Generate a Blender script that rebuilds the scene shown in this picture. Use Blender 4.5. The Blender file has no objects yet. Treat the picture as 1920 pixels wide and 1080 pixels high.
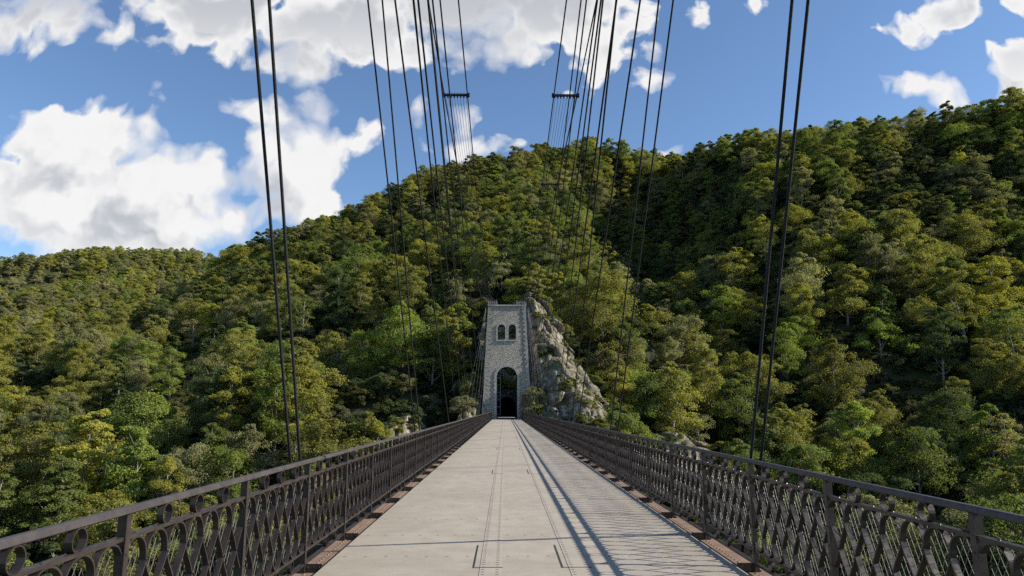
import bpy, bmesh, math, random
import numpy as np
from mathutils import Vector, Matrix, noise as mnoise

# ------------------------------------------------------------------ camera
SC = bpy.context.scene
COL = SC.collection
CAMX, CAMH = -0.27, 1.65
PITCH, YAW = math.radians(10.0), math.radians(-0.58)
cam_d = bpy.data.cameras.new("camera")
cam_d.lens = 24.0
cam_d.sensor_width = 36.0
cam_d.clip_start = 0.1
cam_d.clip_end = 5000
cam = bpy.data.objects.new("camera", cam_d)
COL.objects.link(cam)
cam.location = (CAMX, 0, CAMH)
cam.rotation_euler = (math.pi / 2 + PITCH, 0, YAW)
SC.camera = cam
CAM_M = Matrix.Translation(cam.location) @ cam.rotation_euler.to_matrix().to_4x4()
CAM_R = np.array(CAM_M.to_3x3())
CAM_P = np.array(cam.location)
FPX = 1280.0


def ray(px, py):
    d = CAM_R @ np.array([(px - 960) / FPX, -(py - 540) / FPX, -1.0])
    return d / np.linalg.norm(d)


def at(px, py, Y):
    """World point seen at pixel (px,py) of the 1920x1080 photo at forward distance Y."""
    d = ray(px, py)
    return CAM_P + d * (Y / d[1])


def proj(P):
    q = (np.asarray(P, float) - CAM_P) @ CAM_R
    return 960 + FPX * q[..., 0] / -q[..., 2], 540 - FPX * q[..., 1] / -q[..., 2], -q[..., 2]


# ------------------------------------------------------------------ light
SUN_EL, SUN_BACK = math.radians(31.6), math.radians(5.0)   # sun to the right, a little behind the viewer
sun_dir = Vector((math.cos(SUN_EL) * math.cos(SUN_BACK), -math.cos(SUN_EL) * math.sin(SUN_BACK), math.sin(SUN_EL)))
sd = bpy.data.lights.new("sun", 'SUN')
sd.energy = 5.0
sd.angle = math.radians(0.53)
sd.color = (1.0, 0.93, 0.82)
sun = bpy.data.objects.new("sun", sd)
sun.rotation_euler = sun_dir.to_track_quat('Z', 'Y').to_euler()
COL.objects.link(sun)

SC.view_settings.view_transform = 'Standard'
SC.view_settings.look = 'None'
SC.view_settings.exposure = 0.58
SC.view_settings.gamma = 1.0
SC.cycles.max_bounces = 5
SC.cycles.diffuse_bounces = 3
SC.cycles.glossy_bounces = 2
SC.cycles.transmission_bounces = 3
SC.cycles.use_adaptive_sampling = True
SC.cycles.adaptive_threshold = 0.015
SC.cycles.use_denoising = False
SC.cycles.sample_clamp_indirect = 3.0


class NT:
    """Small helper to write node trees as expressions."""
    def __init__(self, tree):
        self.t = tree

    def n(self, typ, **kw):
        nd = self.t.nodes.new(typ)
        for k, v in kw.items():
            setattr(nd, k, v)
        return nd

    def put(self, sock, v):
        if isinstance(v, bpy.types.NodeSocket):
            self.t.links.new(v, sock)
        else:
            sock.default_value = v

    def m(self, op, a, b=0.0, c=0.0, clamp=False):
        nd = self.n('ShaderNodeMath', operation=op, use_clamp=clamp)
        self.put(nd.inputs[0], a)
        self.put(nd.inputs[1], b)
        self.put(nd.inputs[2], c)
        return nd.outputs[0]

    def v(self, op, a, b=(0, 0, 0), scale=None):
        nd = self.n('ShaderNodeVectorMath', operation=op)
        self.put(nd.inputs[0], a)
        self.put(nd.inputs[1], b)
        if scale is not None:
            self.put(nd.inputs['Scale'], scale)
        return nd.outputs['Value'] if op in ('LENGTH', 'DOT_PRODUCT', 'DISTANCE') else nd.outputs[0]

    def noise(self, vec, scale, detail=4, rough=0.55, dist=0.0, out='Fac', typ='FBM', dim='3D'):
        nd = self.n('ShaderNodeTexNoise', noise_dimensions=dim, noise_type=typ)
        self.put(nd.inputs['Vector'], vec)
        nd.inputs['Scale'].default_value = scale
        nd.inputs['Detail'].default_value = detail
        nd.inputs['Roughness'].default_value = rough
        nd.inputs['Distortion'].default_value = dist
        return nd.outputs[out]

    def mix(self, f, a, b, blend='MIX'):
        nd = self.n('ShaderNodeMix', data_type='RGBA', blend_type=blend)
        self.put(nd.inputs[0], f)
        self.put(nd.inputs[6], a if not isinstance(a, tuple) else (*a[:3], 1))
        self.put(nd.inputs[7], b if not isinstance(b, tuple) else (*b[:3], 1))
        return nd.outputs[2]

    def ss(self, x, lo, hi, to0=0.0, to1=1.0, typ='SMOOTHSTEP'):
        nd = self.n('ShaderNodeMapRange', interpolation_type=typ)
        self.put(nd.inputs[0], x)
        nd.inputs[1].default_value = lo
        nd.inputs[2].default_value = hi
        nd.inputs[3].default_value = to0
        nd.inputs[4].default_value = to1
        return nd.outputs[0]

    def xyz(self, v):
        nd = self.n('ShaderNodeSeparateXYZ')
        self.put(nd.inputs[0], v)
        return nd.outputs

    def comb(self, x, y, z):
        nd = self.n('ShaderNodeCombineXYZ')
        for i, s in enumerate((x, y, z)):
            self.put(nd.inputs[i], s)
        return nd.outputs[0]


# ------------------------------------------------------------------ world: sky and clouds
def build_world():
    w = bpy.data.worlds.new("World")
    SC.world = w
    w.use_nodes = True
    t = w.node_tree
    t.nodes.clear()
    N = NT(t)
    out = N.n('ShaderNodeOutputWorld')
    bg = N.n('ShaderNodeBackground')
    bg.inputs['Strength'].default_value = 0.1
    w.cycles.sampling_method = 'MANUAL'
    w.cycles.sample_map_resolution = 512
    t.links.new(bg.outputs[0], out.inputs[0])
    sky = N.n('ShaderNodeTexSky', sky_type='NISHITA', sun_disc=False)
    sky.sun_elevation = SUN_EL
    sky.sun_rotation = math.pi / 2 + SUN_BACK
    sky.altitude = 400
    sky.air_density = 1.0
    sky.dust_density = 0.3
    sky.ozone_density = 2.0
    tc = N.n('ShaderNodeTexCoord')
    D = tc.outputs['Generated']
    x, y, z = N.xyz(D)
    yy = N.m('MAXIMUM', y, 0.02)
    P = N.comb(N.m('DIVIDE', x, yy), N.m('DIVIDE', z, yy), 0.0)

    def uv(px, py):
        d = ray(px, py)
        return d[0] / d[1], d[2] / d[1]

    def field(Pv):
        """union of the cloud masses, ellipses on the plane of directions: (px,py,rx,ry,weight,angle)"""
        F = None
        for (px, py, rx, ry, wt, ang) in CLOUDS:
            c = uv(px, py)
            a = abs(uv(px + rx, py)[0] - c[0])
            b = abs(uv(px, py - ry)[1] - c[1])
            q = N.v('SUBTRACT', Pv, (c[0], c[1], 0))
            if ang:
                ca, sa = math.cos(math.radians(ang)), math.sin(math.radians(ang))
                q = N.comb(N.v('DOT_PRODUCT', q, (ca / a, sa / a, 0)), N.v('DOT_PRODUCT', q, (-sa / b, ca / b, 0)), 0.0)
            else:
                q = N.v('MULTIPLY', q, (1 / a, 1 / b, 0))
            f = N.m('MULTIPLY_ADD', N.v('LENGTH', q), -wt, wt)
            F = f if F is None else N.m('MAXIMUM', F, f)
        return F

    def dens(Pv, detail):
        warp = N.noise(Pv, 6.0, 3, 0.6, out='Color', dim='2D')
        Pw = N.v('ADD', Pv, N.v('SCALE', N.v('SUBTRACT', warp, (0.5, 0.5, 0.5)), scale=0.065))
        F = field(Pw)
        n1 = N.noise(Pw, 9.0, detail, 0.62, dim='2D')
        vor = N.n('ShaderNodeTexVoronoi', feature='SMOOTH_F1', voronoi_dimensions='2D')
        N.put(vor.inputs['Vector'], Pw)
        vor.inputs['Scale'].default_value = 12.0
        vor.inputs['Smoothness'].default_value = 0.3
        vor.inputs['Detail'].default_value = 2.0
        vor.inputs['Roughness'].default_value = 0.55
        billow = N.m('SUBTRACT', 0.45, vor.outputs['Distance'])
        d = N.m('ADD', F, N.m('MULTIPLY', N.m('SUBTRACT', n1, 0.5), 1.2))
        return N.m('ADD', N.m('ADD', d, 0.14), N.m('MULTIPLY', billow, 0.75))

    d0 = dens(P, 9)
    # toward the sun across the sky: up and to the right
    d1 = dens(N.v('ADD', P, (0.040, 0.050, 0)), 4)
    soft = N.m('MULTIPLY_ADD', N.ss(N.noise(P, 4.0, 2, dim='2D'), 0.35, 0.65), 0.50, 0.18)
    alpha = N.m('DIVIDE', N.m('SUBTRACT', d0, 0.02), soft, clamp=True)
    alpha = N.m('SMOOTH_MIN', alpha, 1.0, 0.15)
    lit = N.ss(N.m('SUBTRACT', d0, d1), -0.45, 0.40)
    thick = N.ss(d0, 0.15, 0.75)
    fine = N.noise(P, 22.0, 5, 0.6, dim='2D')
    grey = N.m('MULTIPLY', thick, N.m('SUBTRACT', 1.0, N.m('MULTIPLY_ADD', N.m('SUBTRACT', fine, 0.5), 0.7, lit), clamp=True))
    grey = N.m('MULTIPLY', grey, N.ss(N.noise(P, 3.1, 3, dim='2D'), 0.30, 0.65, 0.5, 1.0))
    up = N.ss(N.xyz(P)[1], 0.46, 0.66)
    grey = N.m('MAXIMUM', grey, N.m('MULTIPLY', N.m('MULTIPLY', up, 0.9), N.ss(d0, 0.18, 0.85)))
    ccol = N.mix(grey, (6.25, 6.2, 6.15), (3.35, 3.5, 3.8))
    alpha = N.m('MULTIPLY', alpha, N.ss(y, 0.05, 0.2))
    skyc = N.mix(1.0, sky.outputs[0], SKY_TINT, 'MULTIPLY')
    col = N.mix(alpha, skyc, ccol)
    t.links.new(col, bg.inputs['Color'])


SKY_TINT = (0.90, 1.0, 1.11)
CLOUDS = [
    # top band
    (70, 0, 150, 90, 0.8, 0), (215, 45, 60, 36, 0.4, 20),
    (430, 20, 210, 100, 1.1, 0), (640, 55, 230, 120, 1.3, 0), (590, 130, 110, 45, 0.7, 0),
    (860, -20, 260, 140, 1.3, 0), (1010, 40, 170, 95, 1.0, 0), (1150, 80, 110, 100, 0.7, 0), (1080, 20, 140, 90, 0.9, 0),
    # left cumulus
    (160, 280, 170, 105, 1.5, 0), (90, 390, 210, 120, 1.6, 0), (290, 370, 200, 135, 1.6, 0),
    (0, 340, 110, 90, 0.9, 0), (410, 290, 60, 26, 0.55, 35), (200, 440, 230, 60, 1.1, 0), (420, 400, 90, 70, 0.8, 0),
    (545, 320, 110, 135, 1.5, 0), (485, 215, 55, 22, 0.42, -25), (680, 250, 45, 28, 0.45, 0), (600, 400, 60, 40, 0.6, 0),
    (280, 180, 60, 24, 0.27, 0),
    # small ones in the middle
    (775, 210, 34, 34, 0.42, 0), (875, 215, 40, 36, 0.45, 0), (920, 275, 110, 26, 0.62, 0), (690, 352, 30, 12, 0.35, 0),
    (1250, 288, 40, 14, 0.42, 0),
    # right
    (1770, 20, 115, 50, 0.9, 12), (1425, 8, 46, 16, 0.3, 20), (1310, 20, 30, 26, 0.2, 0),
    (1752, 168, 90, 36, 0.85, -8), (1845, 90, 44, 24, 0.42, -25), (1905, 120, 60, 70, 0.8, 0), (1900, 10, 60, 46, 0.55, 0),
]
build_world()


# ------------------------------------------------------------------ object helpers
def props(o, label=None, cat=None, group=None, kind=None):
    if label: o["label"] = label
    if cat: o["category"] = cat
    if group: o["group"] = group
    if kind: o["kind"] = kind
    return o


def link(name, me, parent=None, mat=None):
    o = bpy.data.objects.new(name, me)
    COL.objects.link(o)
    if parent is not None:
        o.parent = parent
    if mat is not None and len(me.materials) == 0:
        me.materials.append(mat)
    return o


def empty(name, loc=(0, 0, 0), rz=0):
    o = bpy.data.objects.new(name, None)
    o.empty_display_size = 0.3
    o.location = loc
    o.rotation_euler = (0, 0, rz)
    COL.objects.link(o)
    return o


class MB:
    """Collects polygons and makes one mesh."""
    def __init__(self):
        self.V, self.F, self.MI = [], [], []

    def add(self, verts, faces, mi=0):
        k = len(self.V)
        self.V += [tuple(map(float, v)) for v in verts]
        self.F += [tuple(i + k for i in f) for f in faces]
        self.MI += [mi] * len(faces)

    def box(self, lo, hi, mi=0):
        x0, y0, z0 = lo
        x1, y1, z1 = hi
        self.add([(x0, y0, z0), (x1, y0, z0), (x1, y1, z0), (x0, y1, z0), (x0, y0, z1), (x1, y0, z1), (x1, y1, z1), (x0, y1, z1)],
                 [(0, 3, 2, 1), (4, 5, 6, 7), (0, 1, 5, 4), (1, 2, 6, 5), (2, 3, 7, 6), (3, 0, 4, 7)], mi)

    def tube(self, pts, rads, n=8, mi=0, cap=True):
        pts = [Vector(p) for p in pts]
        if not hasattr(rads, '__len__'):
            rads = [rads] * len(pts)
        vs, fs = [], []
        ref = None
        for i, p in enumerate(pts):
            t = (pts[min(i + 1, len(pts) - 1)] - pts[max(i - 1, 0)]).normalized()
            if ref is None:
                ref = Vector((1, 0, 0)) if abs(t.x) < 0.8 else Vector((0, 1, 0))
            u = (ref - t * ref.dot(t)).normalized()
            w = t.cross(u)
            ref = u
            for k in range(n):
                a = 2 * math.pi * k / n
                vs.append(p + (u * math.cos(a) + w * math.sin(a)) * rads[i])
        for i in range(len(pts) - 1):
            for k in range(n):
                fs.append((i * n + k, i * n + (k + 1) % n, (i + 1) * n + (k + 1) % n, (i + 1) * n + k))
        if cap:
            fs.append(tuple(range(n))[::-1])
            fs.append(tuple((len(pts) - 1) * n + k for k in range(n)))
        self.add(vs, fs, mi)

    def ribbon(self, yz, x0, x1, th, mi=0, closed=False):
        """flat bar following (y,z) points, x0..x1 wide, th thick"""
        m = len(yz)
        vs, fs = [], []
        for i in range(m):
            a = yz[(i - 1) % m] if closed else yz[max(i - 1, 0)]
            b = yz[(i + 1) % m] if closed else yz[min(i + 1, m - 1)]
            dy, dz = b[0] - a[0], b[1] - a[1]
            L = math.hypot(dy, dz) or 1
            ny, nz = -dz / L * th / 2, dy / L * th / 2
            y, z = yz[i]
            vs += [(x0, y + ny, z + nz), (x1, y + ny, z + nz), (x1, y - ny, z - nz), (x0, y - ny, z - nz)]
        rng = range(m) if closed else range(m - 1)
        for i in rng:
            j = (i + 1) % m
            for k in range(4):
                fs.append((i * 4 + k, i * 4 + (k + 1) % 4, j * 4 + (k + 1) % 4, j * 4 + k))
        if not closed:
            fs += [(3, 2, 1, 0), tuple((m - 1) * 4 + k for k in range(4))]
        self.add(vs, fs, mi)

    def dome(self, c, nrm, r, mi=0, n=6):
        c = Vector(c)
        nrm = Vector(nrm).normalized()
        u = nrm.orthogonal().normalized()
        w = nrm.cross(u)
        vs = [c + (u * math.cos(2 * math.pi * k / n) + w * math.sin(2 * math.pi * k / n)) * r for k in range(n)]
        vs += [c + nrm * r * 0.5 + (u * math.cos(2 * math.pi * k / n) + w * math.sin(2 * math.pi * k / n)) * r * 0.7 for k in range(n)]
        vs.append(c + nrm * r * 0.72)
        fs = [(k, (k + 1) % n, n + (k + 1) % n, n + k) for k in range(n)] + [(n + k, n + (k + 1) % n, 2 * n) for k in range(n)]
        self.add(vs, fs, mi)

    def mesh(self, name, mats=(), smooth=False):
        me = bpy.data.meshes.new(name)
        me.from_pydata(self.V, [], self.F)
        for m in mats:
            me.materials.append(m)
        if len(mats) > 1:
            me.polygons.foreach_set('material_index', self.MI)
        if smooth:
            me.polygons.foreach_set('use_smooth', [True] * len(me.polygons))
        me.update()
        return me


def np_mesh(name, V, F, mats=(), smooth=False):
    """V (n,3), F (m,k) arrays"""
    me = bpy.data.meshes.new(name)
    V = np.asarray(V, np.float32)
    F = np.asarray(F, np.int32)
    m, k = F.shape
    me.vertices.add(len(V))
    me.vertices.foreach_set('co', V.ravel())
    me.loops.add(m * k)
    me.loops.foreach_set('vertex_index', F.ravel())
    me.polygons.add(m)
    me.polygons.foreach_set('loop_start', np.arange(0, m * k, k, dtype=np.int32))
    me.polygons.foreach_set('loop_total', np.full(m, k, np.int32))
    if smooth:
        me.polygons.foreach_set('use_smooth', np.ones(m, bool))
    for a in mats:
        me.materials.append(a)
    me.update(calc_edges=True)
    return me


# ------------------------------------------------------------------ materials
def new_mat(name):
    m = bpy.data.materials.new(name)
    m.use_nodes = True
    N = NT(m.node_tree)
    b = m.node_tree.nodes['Principled BSDF']
    return m, N, b


def bump(N, b, h, strength, dist=0.02):
    nd = N.n('ShaderNodeBump')
    nd.inputs['Strength'].default_value = strength
    nd.inputs['Distance'].default_value = dist
    N.put(nd.inputs['Height'], h)
    N.t.links.new(nd.outputs[0], b.inputs['Normal'])


def obj_co(N):
    return N.n('ShaderNodeTexCoord').outputs['Object']


def world_co(N):
    return N.n('ShaderNodeNewGeometry').outputs['Position']


def mat_iron(name, c0, c1, rough=0.5, metal=0.35):
    m, N, b = new_mat(name)
    p = world_co(N)
    f = N.noise(p, 6, 6, 0.65)
    c = N.mix(N.ss(f, 0.35, 0.7), c0, c1)
    N.put(b.inputs['Base Color'], c)
    N.put(b.inputs['Roughness'], N.ss(N.noise(p, 25, 3), 0.3, 0.7, rough - 0.1, rough + 0.15))
    b.inputs['Metallic'].default_value = metal
    bump(N, b, N.noise(p, 120, 3), 0.15, 0.004)
    return m


M_IRON = mat_iron("dark_iron_paint", (0.021, 0.0155, 0.0132), (0.040, 0.0295, 0.0255), 0.42, 0.0)
M_RAIL = mat_iron("worn_handrail_paint", (0.040, 0.033, 0.032), (0.062, 0.052, 0.050), 0.58, 0.0)
M_CABLE = mat_iron("black_wire_rope", (0.006, 0.006, 0.0065), (0.011, 0.0105, 0.0105), 0.85, 0.0)
M_GALV = mat_iron("galvanised_steel", (0.16, 0.16, 0.16), (0.24, 0.235, 0.23), 0.5, 0.4)
M_WIRE = mat_iron("bright_wire", (0.12, 0.115, 0.11), (0.17, 0.165, 0.15), 0.5, 0.3)
M_RUST = mat_iron("brown_primer_plate", (0.18, 0.115, 0.078), (0.26, 0.175, 0.12), 0.65, 0.0)


def mat_deck():
    m, N, b = new_mat("gritted_deck")
    p = world_co(N)
    x, y, z = N.xyz(p)
    fine = N.noise(p, 60, 4, 0.7)
    mid = N.noise(p, 3.0, 6, 0.6)
    big = N.noise(p, 0.5, 4, 0.55)
    c = N.mix(N.ss(mid, 0.3, 0.7), (0.300, 0.258, 0.200), (0.370, 0.322, 0.256))
    c = N.mix(N.m('MULTIPLY', N.ss(big, 0.45, 0.68), 0.55), c, (0.26, 0.21, 0.155))
    c = N.mix(N.m('MULTIPLY', N.ss(fine, 0.35, 0.7), 0.35), c, (0.43, 0.395, 0.34))
    c = N.mix(N.m('MULTIPLY', N.ss(N.noise(p, 140, 2), 0.62, 0.7), 0.5), c, (0.16, 0.14, 0.12))
    # rows of flush bolt heads, every 1.25 m across the deck
    wy = N.m('PINGPONG', N.m('SUBTRACT', y, 8.14), 0.66)
    sx = N.m('PINGPONG', x, 0.115)
    dd = N.m('SQRT', N.m('ADD', N.m('POWER', N.m('SUBTRACT', wy, 0.02), 2.0), N.m('POWER', sx, 2.0)))
    dots = N.ss(dd, 0.016, 0.026, 1.0, 0.0)
    # worn, cleaner walking band along the middle and dirt toward the edges
    ed = N.ss(N.m('ADD', N.m('ABSOLUTE', x), N.m('MULTIPLY', N.m('SUBTRACT', big, 0.5), 1.6)), 1.2, 2.15)
    c = N.mix(N.m('MULTIPLY', ed, 0.30), c, (0.25, 0.215, 0.165))
    spot = N.ss(N.noise(p, 1.7, 3, 0.5), 0.64, 0.70)
    c = N.mix(N.m('MULTIPLY', spot, 0.22), c, (0.22, 0.19, 0.15))
    # joint between plates every 10 m
    jy = N.m('PINGPONG', N.m('SUBTRACT', y, 7.57), 5.225)
    joint = N.m('MULTIPLY', N.ss(jy, 0.004, 0.009, 1.0, 0.0), 0.12)
    c = N.mix(N.m('MULTIPLY', dots, 0.42), c, (0.12, 0.09, 0.07))
    c = N.mix(joint, c, (0.08, 0.07, 0.06))
    # faint cross streaks from water running along the bolt rows
    st = N.noise(N.v('MULTIPLY', p, (0.7, 14.0, 1.0)), 1.0, 4, 0.6)
    c = N.mix(N.m('MULTIPLY', N.ss(st, 0.52, 0.75), 0.22), c, (0.24, 0.205, 0.16))
    N.put(b.inputs['Base Color'], c)
    b.inputs['Roughness'].default_value = 0.9
    h = N.m('ADD', N.m('MULTIPLY', fine, 0.5), N.m('MULTIPLY', dots, 0.7))
    bump(N, b, h, 0.35, 0.006)
    return m


def mat_deck_strip():
    m, N, b = new_mat("gritted_joint_plate")
    p = world_co(N)
    x, y, z = N.xyz(p)
    ox = obj_co(N)
    lx = N.xyz(ox)[0]
    fine = N.noise(p, 60, 4, 0.7)
    mid = N.noise(p, 3.0, 6, 0.6)
    c = N.mix(N.ss(mid, 0.3, 0.7), (0.300, 0.258, 0.200), (0.370, 0.322, 0.256))
    c = N.mix(N.m('MULTIPLY', N.ss(fine, 0.35, 0.7), 0.35), c, (0.43, 0.395, 0.34))
    sy = N.m('PINGPONG', y, 0.055)
    ax = N.m('SUBTRACT', N.m('ABSOLUTE', lx), 0.075)
    dd = N.m('SQRT', N.m('ADD', N.m('POWER', sy, 2.0), N.m('POWER', ax, 2.0)))
    dots = N.ss(dd, 0.015, 0.023, 1.0, 0.0)
    c = N.mix(N.m('MULTIPLY', dots, 0.85), c, (0.10, 0.08, 0.065))
    N.put(b.inputs['Base Color'], c)
    b.inputs['Roughness'].default_value = 0.9
    bump(N, b, N.m('ADD', N.m('MULTIPLY', fine, 0.5), dots), 0.35, 0.006)
    return m


def mat_rubble(name, c0, c1, mortar, scale=2.6, bstr=1.0):
    m, N, b = new_mat(name)
    p = obj_co(N)
    pw = N.v('ADD', p, N.v('SCALE', N.noise(p, 2.0, 3, out='Color'), scale=0.25))
    v1 = N.n('ShaderNodeTexVoronoi', feature='F1')
    N.put(v1.inputs['Vector'], N.v('MULTIPLY', pw, (1.0, 1.0, 1.35)))
    v1.inputs['Scale'].default_value = scale
    v2 = N.n('ShaderNodeTexVoronoi', feature='DISTANCE_TO_EDGE')
    N.put(v2.inputs['Vector'], N.v('MULTIPLY', pw, (1.0, 1.0, 1.35)))
    v2.inputs['Scale'].default_value = scale
    edge = N.ss(v2.outputs['Distance'], 0.02, 0.09)
    rnd = N.xyz(v1.outputs['Color'])[0]
    c = N.mix(rnd, c0, c1)
    c = N.mix(N.m('MULTIPLY', N.noise(p, 9, 5, 0.7), 0.45), c, c0)
    c = N.mix(edge, mortar, c)
    N.put(b.inputs['Base Color'], c)
    b.inputs['Roughness'].default_value = 0.92
    h = N.m('ADD', N.m('MULTIPLY', edge, 0.6), N.m('ADD', N.m('MULTIPLY', rnd, 0.55), N.m('MULTIPLY', N.noise(p, 7, 5, 0.65), 0.8)))
    bump(N, b, h, bstr, 0.22)
    return m


M_RUBBLE = mat_rubble("grey_rubble_masonry", (0.37, 0.335, 0.28), (0.51, 0.465, 0.395), (0.40, 0.365, 0.31), 2.6, 0.85)
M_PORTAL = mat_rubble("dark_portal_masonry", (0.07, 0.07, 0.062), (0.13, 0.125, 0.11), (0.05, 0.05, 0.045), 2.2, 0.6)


def mat_dressed():
    m, N, b = new_mat("pale_dressed_stone")
    p = obj_co(N)
    c = N.mix(N.ss(N.noise(p, 2.5, 5, 0.65), 0.3, 0.7), (0.38, 0.355, 0.315), (0.50, 0.47, 0.425))
    N.put(b.inputs['Base Color'], c)
    b.inputs['Roughness'].default_value = 0.9
    bump(N, b, N.noise(p, 12, 5, 0.65), 0.6, 0.05)
    return m


M_DRESSED = mat_dressed()


def mat_rock():
    m, N, b = new_mat("weathered_gneiss")
    p = world_co(N)
    nz = N.xyz(N.n('ShaderNodeNewGeometry').outputs['Normal'])[2]
    n1 = N.noise(p, 0.35, 7, 0.65, 0.6)
    n2 = N.noise(N.v('MULTIPLY', p, (1.0, 1.0, 0.45)), 1.4, 7, 0.68)
    c = N.mix(N.ss(n1, 0.35, 0.65), (0.185, 0.170, 0.148), (0.205, 0.160, 0.115))
    c = N.mix(N.ss(n2, 0.42, 0.62), c, (0.37, 0.335, 0.28))
    c = N.mix(N.m('MULTIPLY', N.ss(N.noise(p, 0.9, 6, 0.7), 0.52, 0.66), 0.75), c, (0.07, 0.053, 0.032))
    # moss and grass tufts on ledges
    g = N.m('MULTIPLY', N.ss(nz, 0.15, 0.55), N.ss(N.noise(p, 0.6, 5, 0.6), 0.36, 0.56))
    c = N.mix(N.m('MULTIPLY', g, 0.85), c, (0.085, 0.082, 0.022))
    N.put(b.inputs['Base Color'], c)
    b.inputs['Roughness'].default_value = 0.95
    bump(N, b, N.m('ADD', n2, N.m('MULTIPLY', N.noise(p, 5, 5, 0.7), 0.4)), 0.9, 0.4)
    return m


M_ROCK = mat_rock()


def mat_ground():
    m, N, b = new_mat("forest_floor")
    p = world_co(N)
    n1 = N.noise(p, 0.08, 6, 0.6)
    n2 = N.noise(p, 1.2, 6, 0.65)
    c = N.mix(N.ss(n1, 0.4, 0.6), (0.020, 0.024, 0.006), (0.034, 0.044, 0.009))
    c = N.mix(N.m('MULTIPLY', N.ss(n2, 0.45, 0.7), 0.6), c, (0.042, 0.034, 0.014))
    N.put(b.inputs['Base Color'], c)
    b.inputs['Roughness'].default_value = 1.0
    bump(N, b, n2, 0.8, 0.4)
    return m


M_GROUND = mat_ground()


def mat_leaf():
    m, N, b = new_mat("leaves")
    t = m.node_tree
    t.nodes.remove(b)
    out = t.nodes['Material Output']
    at_ = N.n('ShaderNodeAttribute', attribute_type='INSTANCER', attribute_name='tint')
    vr = N.n('ShaderNodeAttribute', attribute_type='GEOMETRY', attribute_name='vary')
    v = N.xyz(vr.outputs['Color'])
    # v.x: brightness of the leaf, v.y: turning yellow or brown
    c = N.v('SCALE', at_.outputs['Color'], scale=N.ss(v[0], 0, 1, 0.72, 1.3, 'LINEAR'))
    c = N.mix(N.m('MULTIPLY', v[1], 0.55), c, N.v('MULTIPLY', c, (1.30, 1.08, 0.75)))
    dif = N.n('ShaderNodeBsdfDiffuse')
    tr = N.n('ShaderNodeBsdfTranslucent')
    gl = N.n('ShaderNodeBsdfGlossy')
    gl.inputs['Roughness'].default_value = 0.65
    gl.inputs['Color'].default_value = (0.9, 0.95, 1, 1)
    N.put(dif.inputs['Color'], c)
    N.put(tr.inputs['Color'], N.v('MULTIPLY', c, (1.26, 1.29, 0.62)))
    ms = N.n('ShaderNodeMixShader')
    ms.inputs[0].default_value = 0.5
    t.links.new(dif.outputs[0], ms.inputs[1])
    t.links.new(tr.outputs[0], ms.inputs[2])
    m2 = N.n('ShaderNodeMixShader')
    m2.inputs[0].default_value = 0.012
    t.links.new(ms.outputs[0], m2.inputs[1])
    t.links.new(gl.outputs[0], m2.inputs[2])
    t.links.new(m2.outputs[0], out.inputs['Surface'])
    return m


M_LEAF = mat_leaf()


def mat_bark():
    m, N, b = new_mat("bark")
    p = obj_co(N)
    c = N.mix(N.noise(p, 3, 4), (0.12, 0.105, 0.085), (0.36, 0.33, 0.28))
    N.put(b.inputs['Base Color'], c)
    b.inputs['Roughness'].default_value = 0.95
    return m


M_BARK = mat_bark()
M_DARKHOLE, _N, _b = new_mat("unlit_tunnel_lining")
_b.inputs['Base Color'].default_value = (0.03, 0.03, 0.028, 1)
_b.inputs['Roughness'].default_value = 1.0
M_DECK, M_STRIP = mat_deck(), mat_deck_strip()

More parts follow.
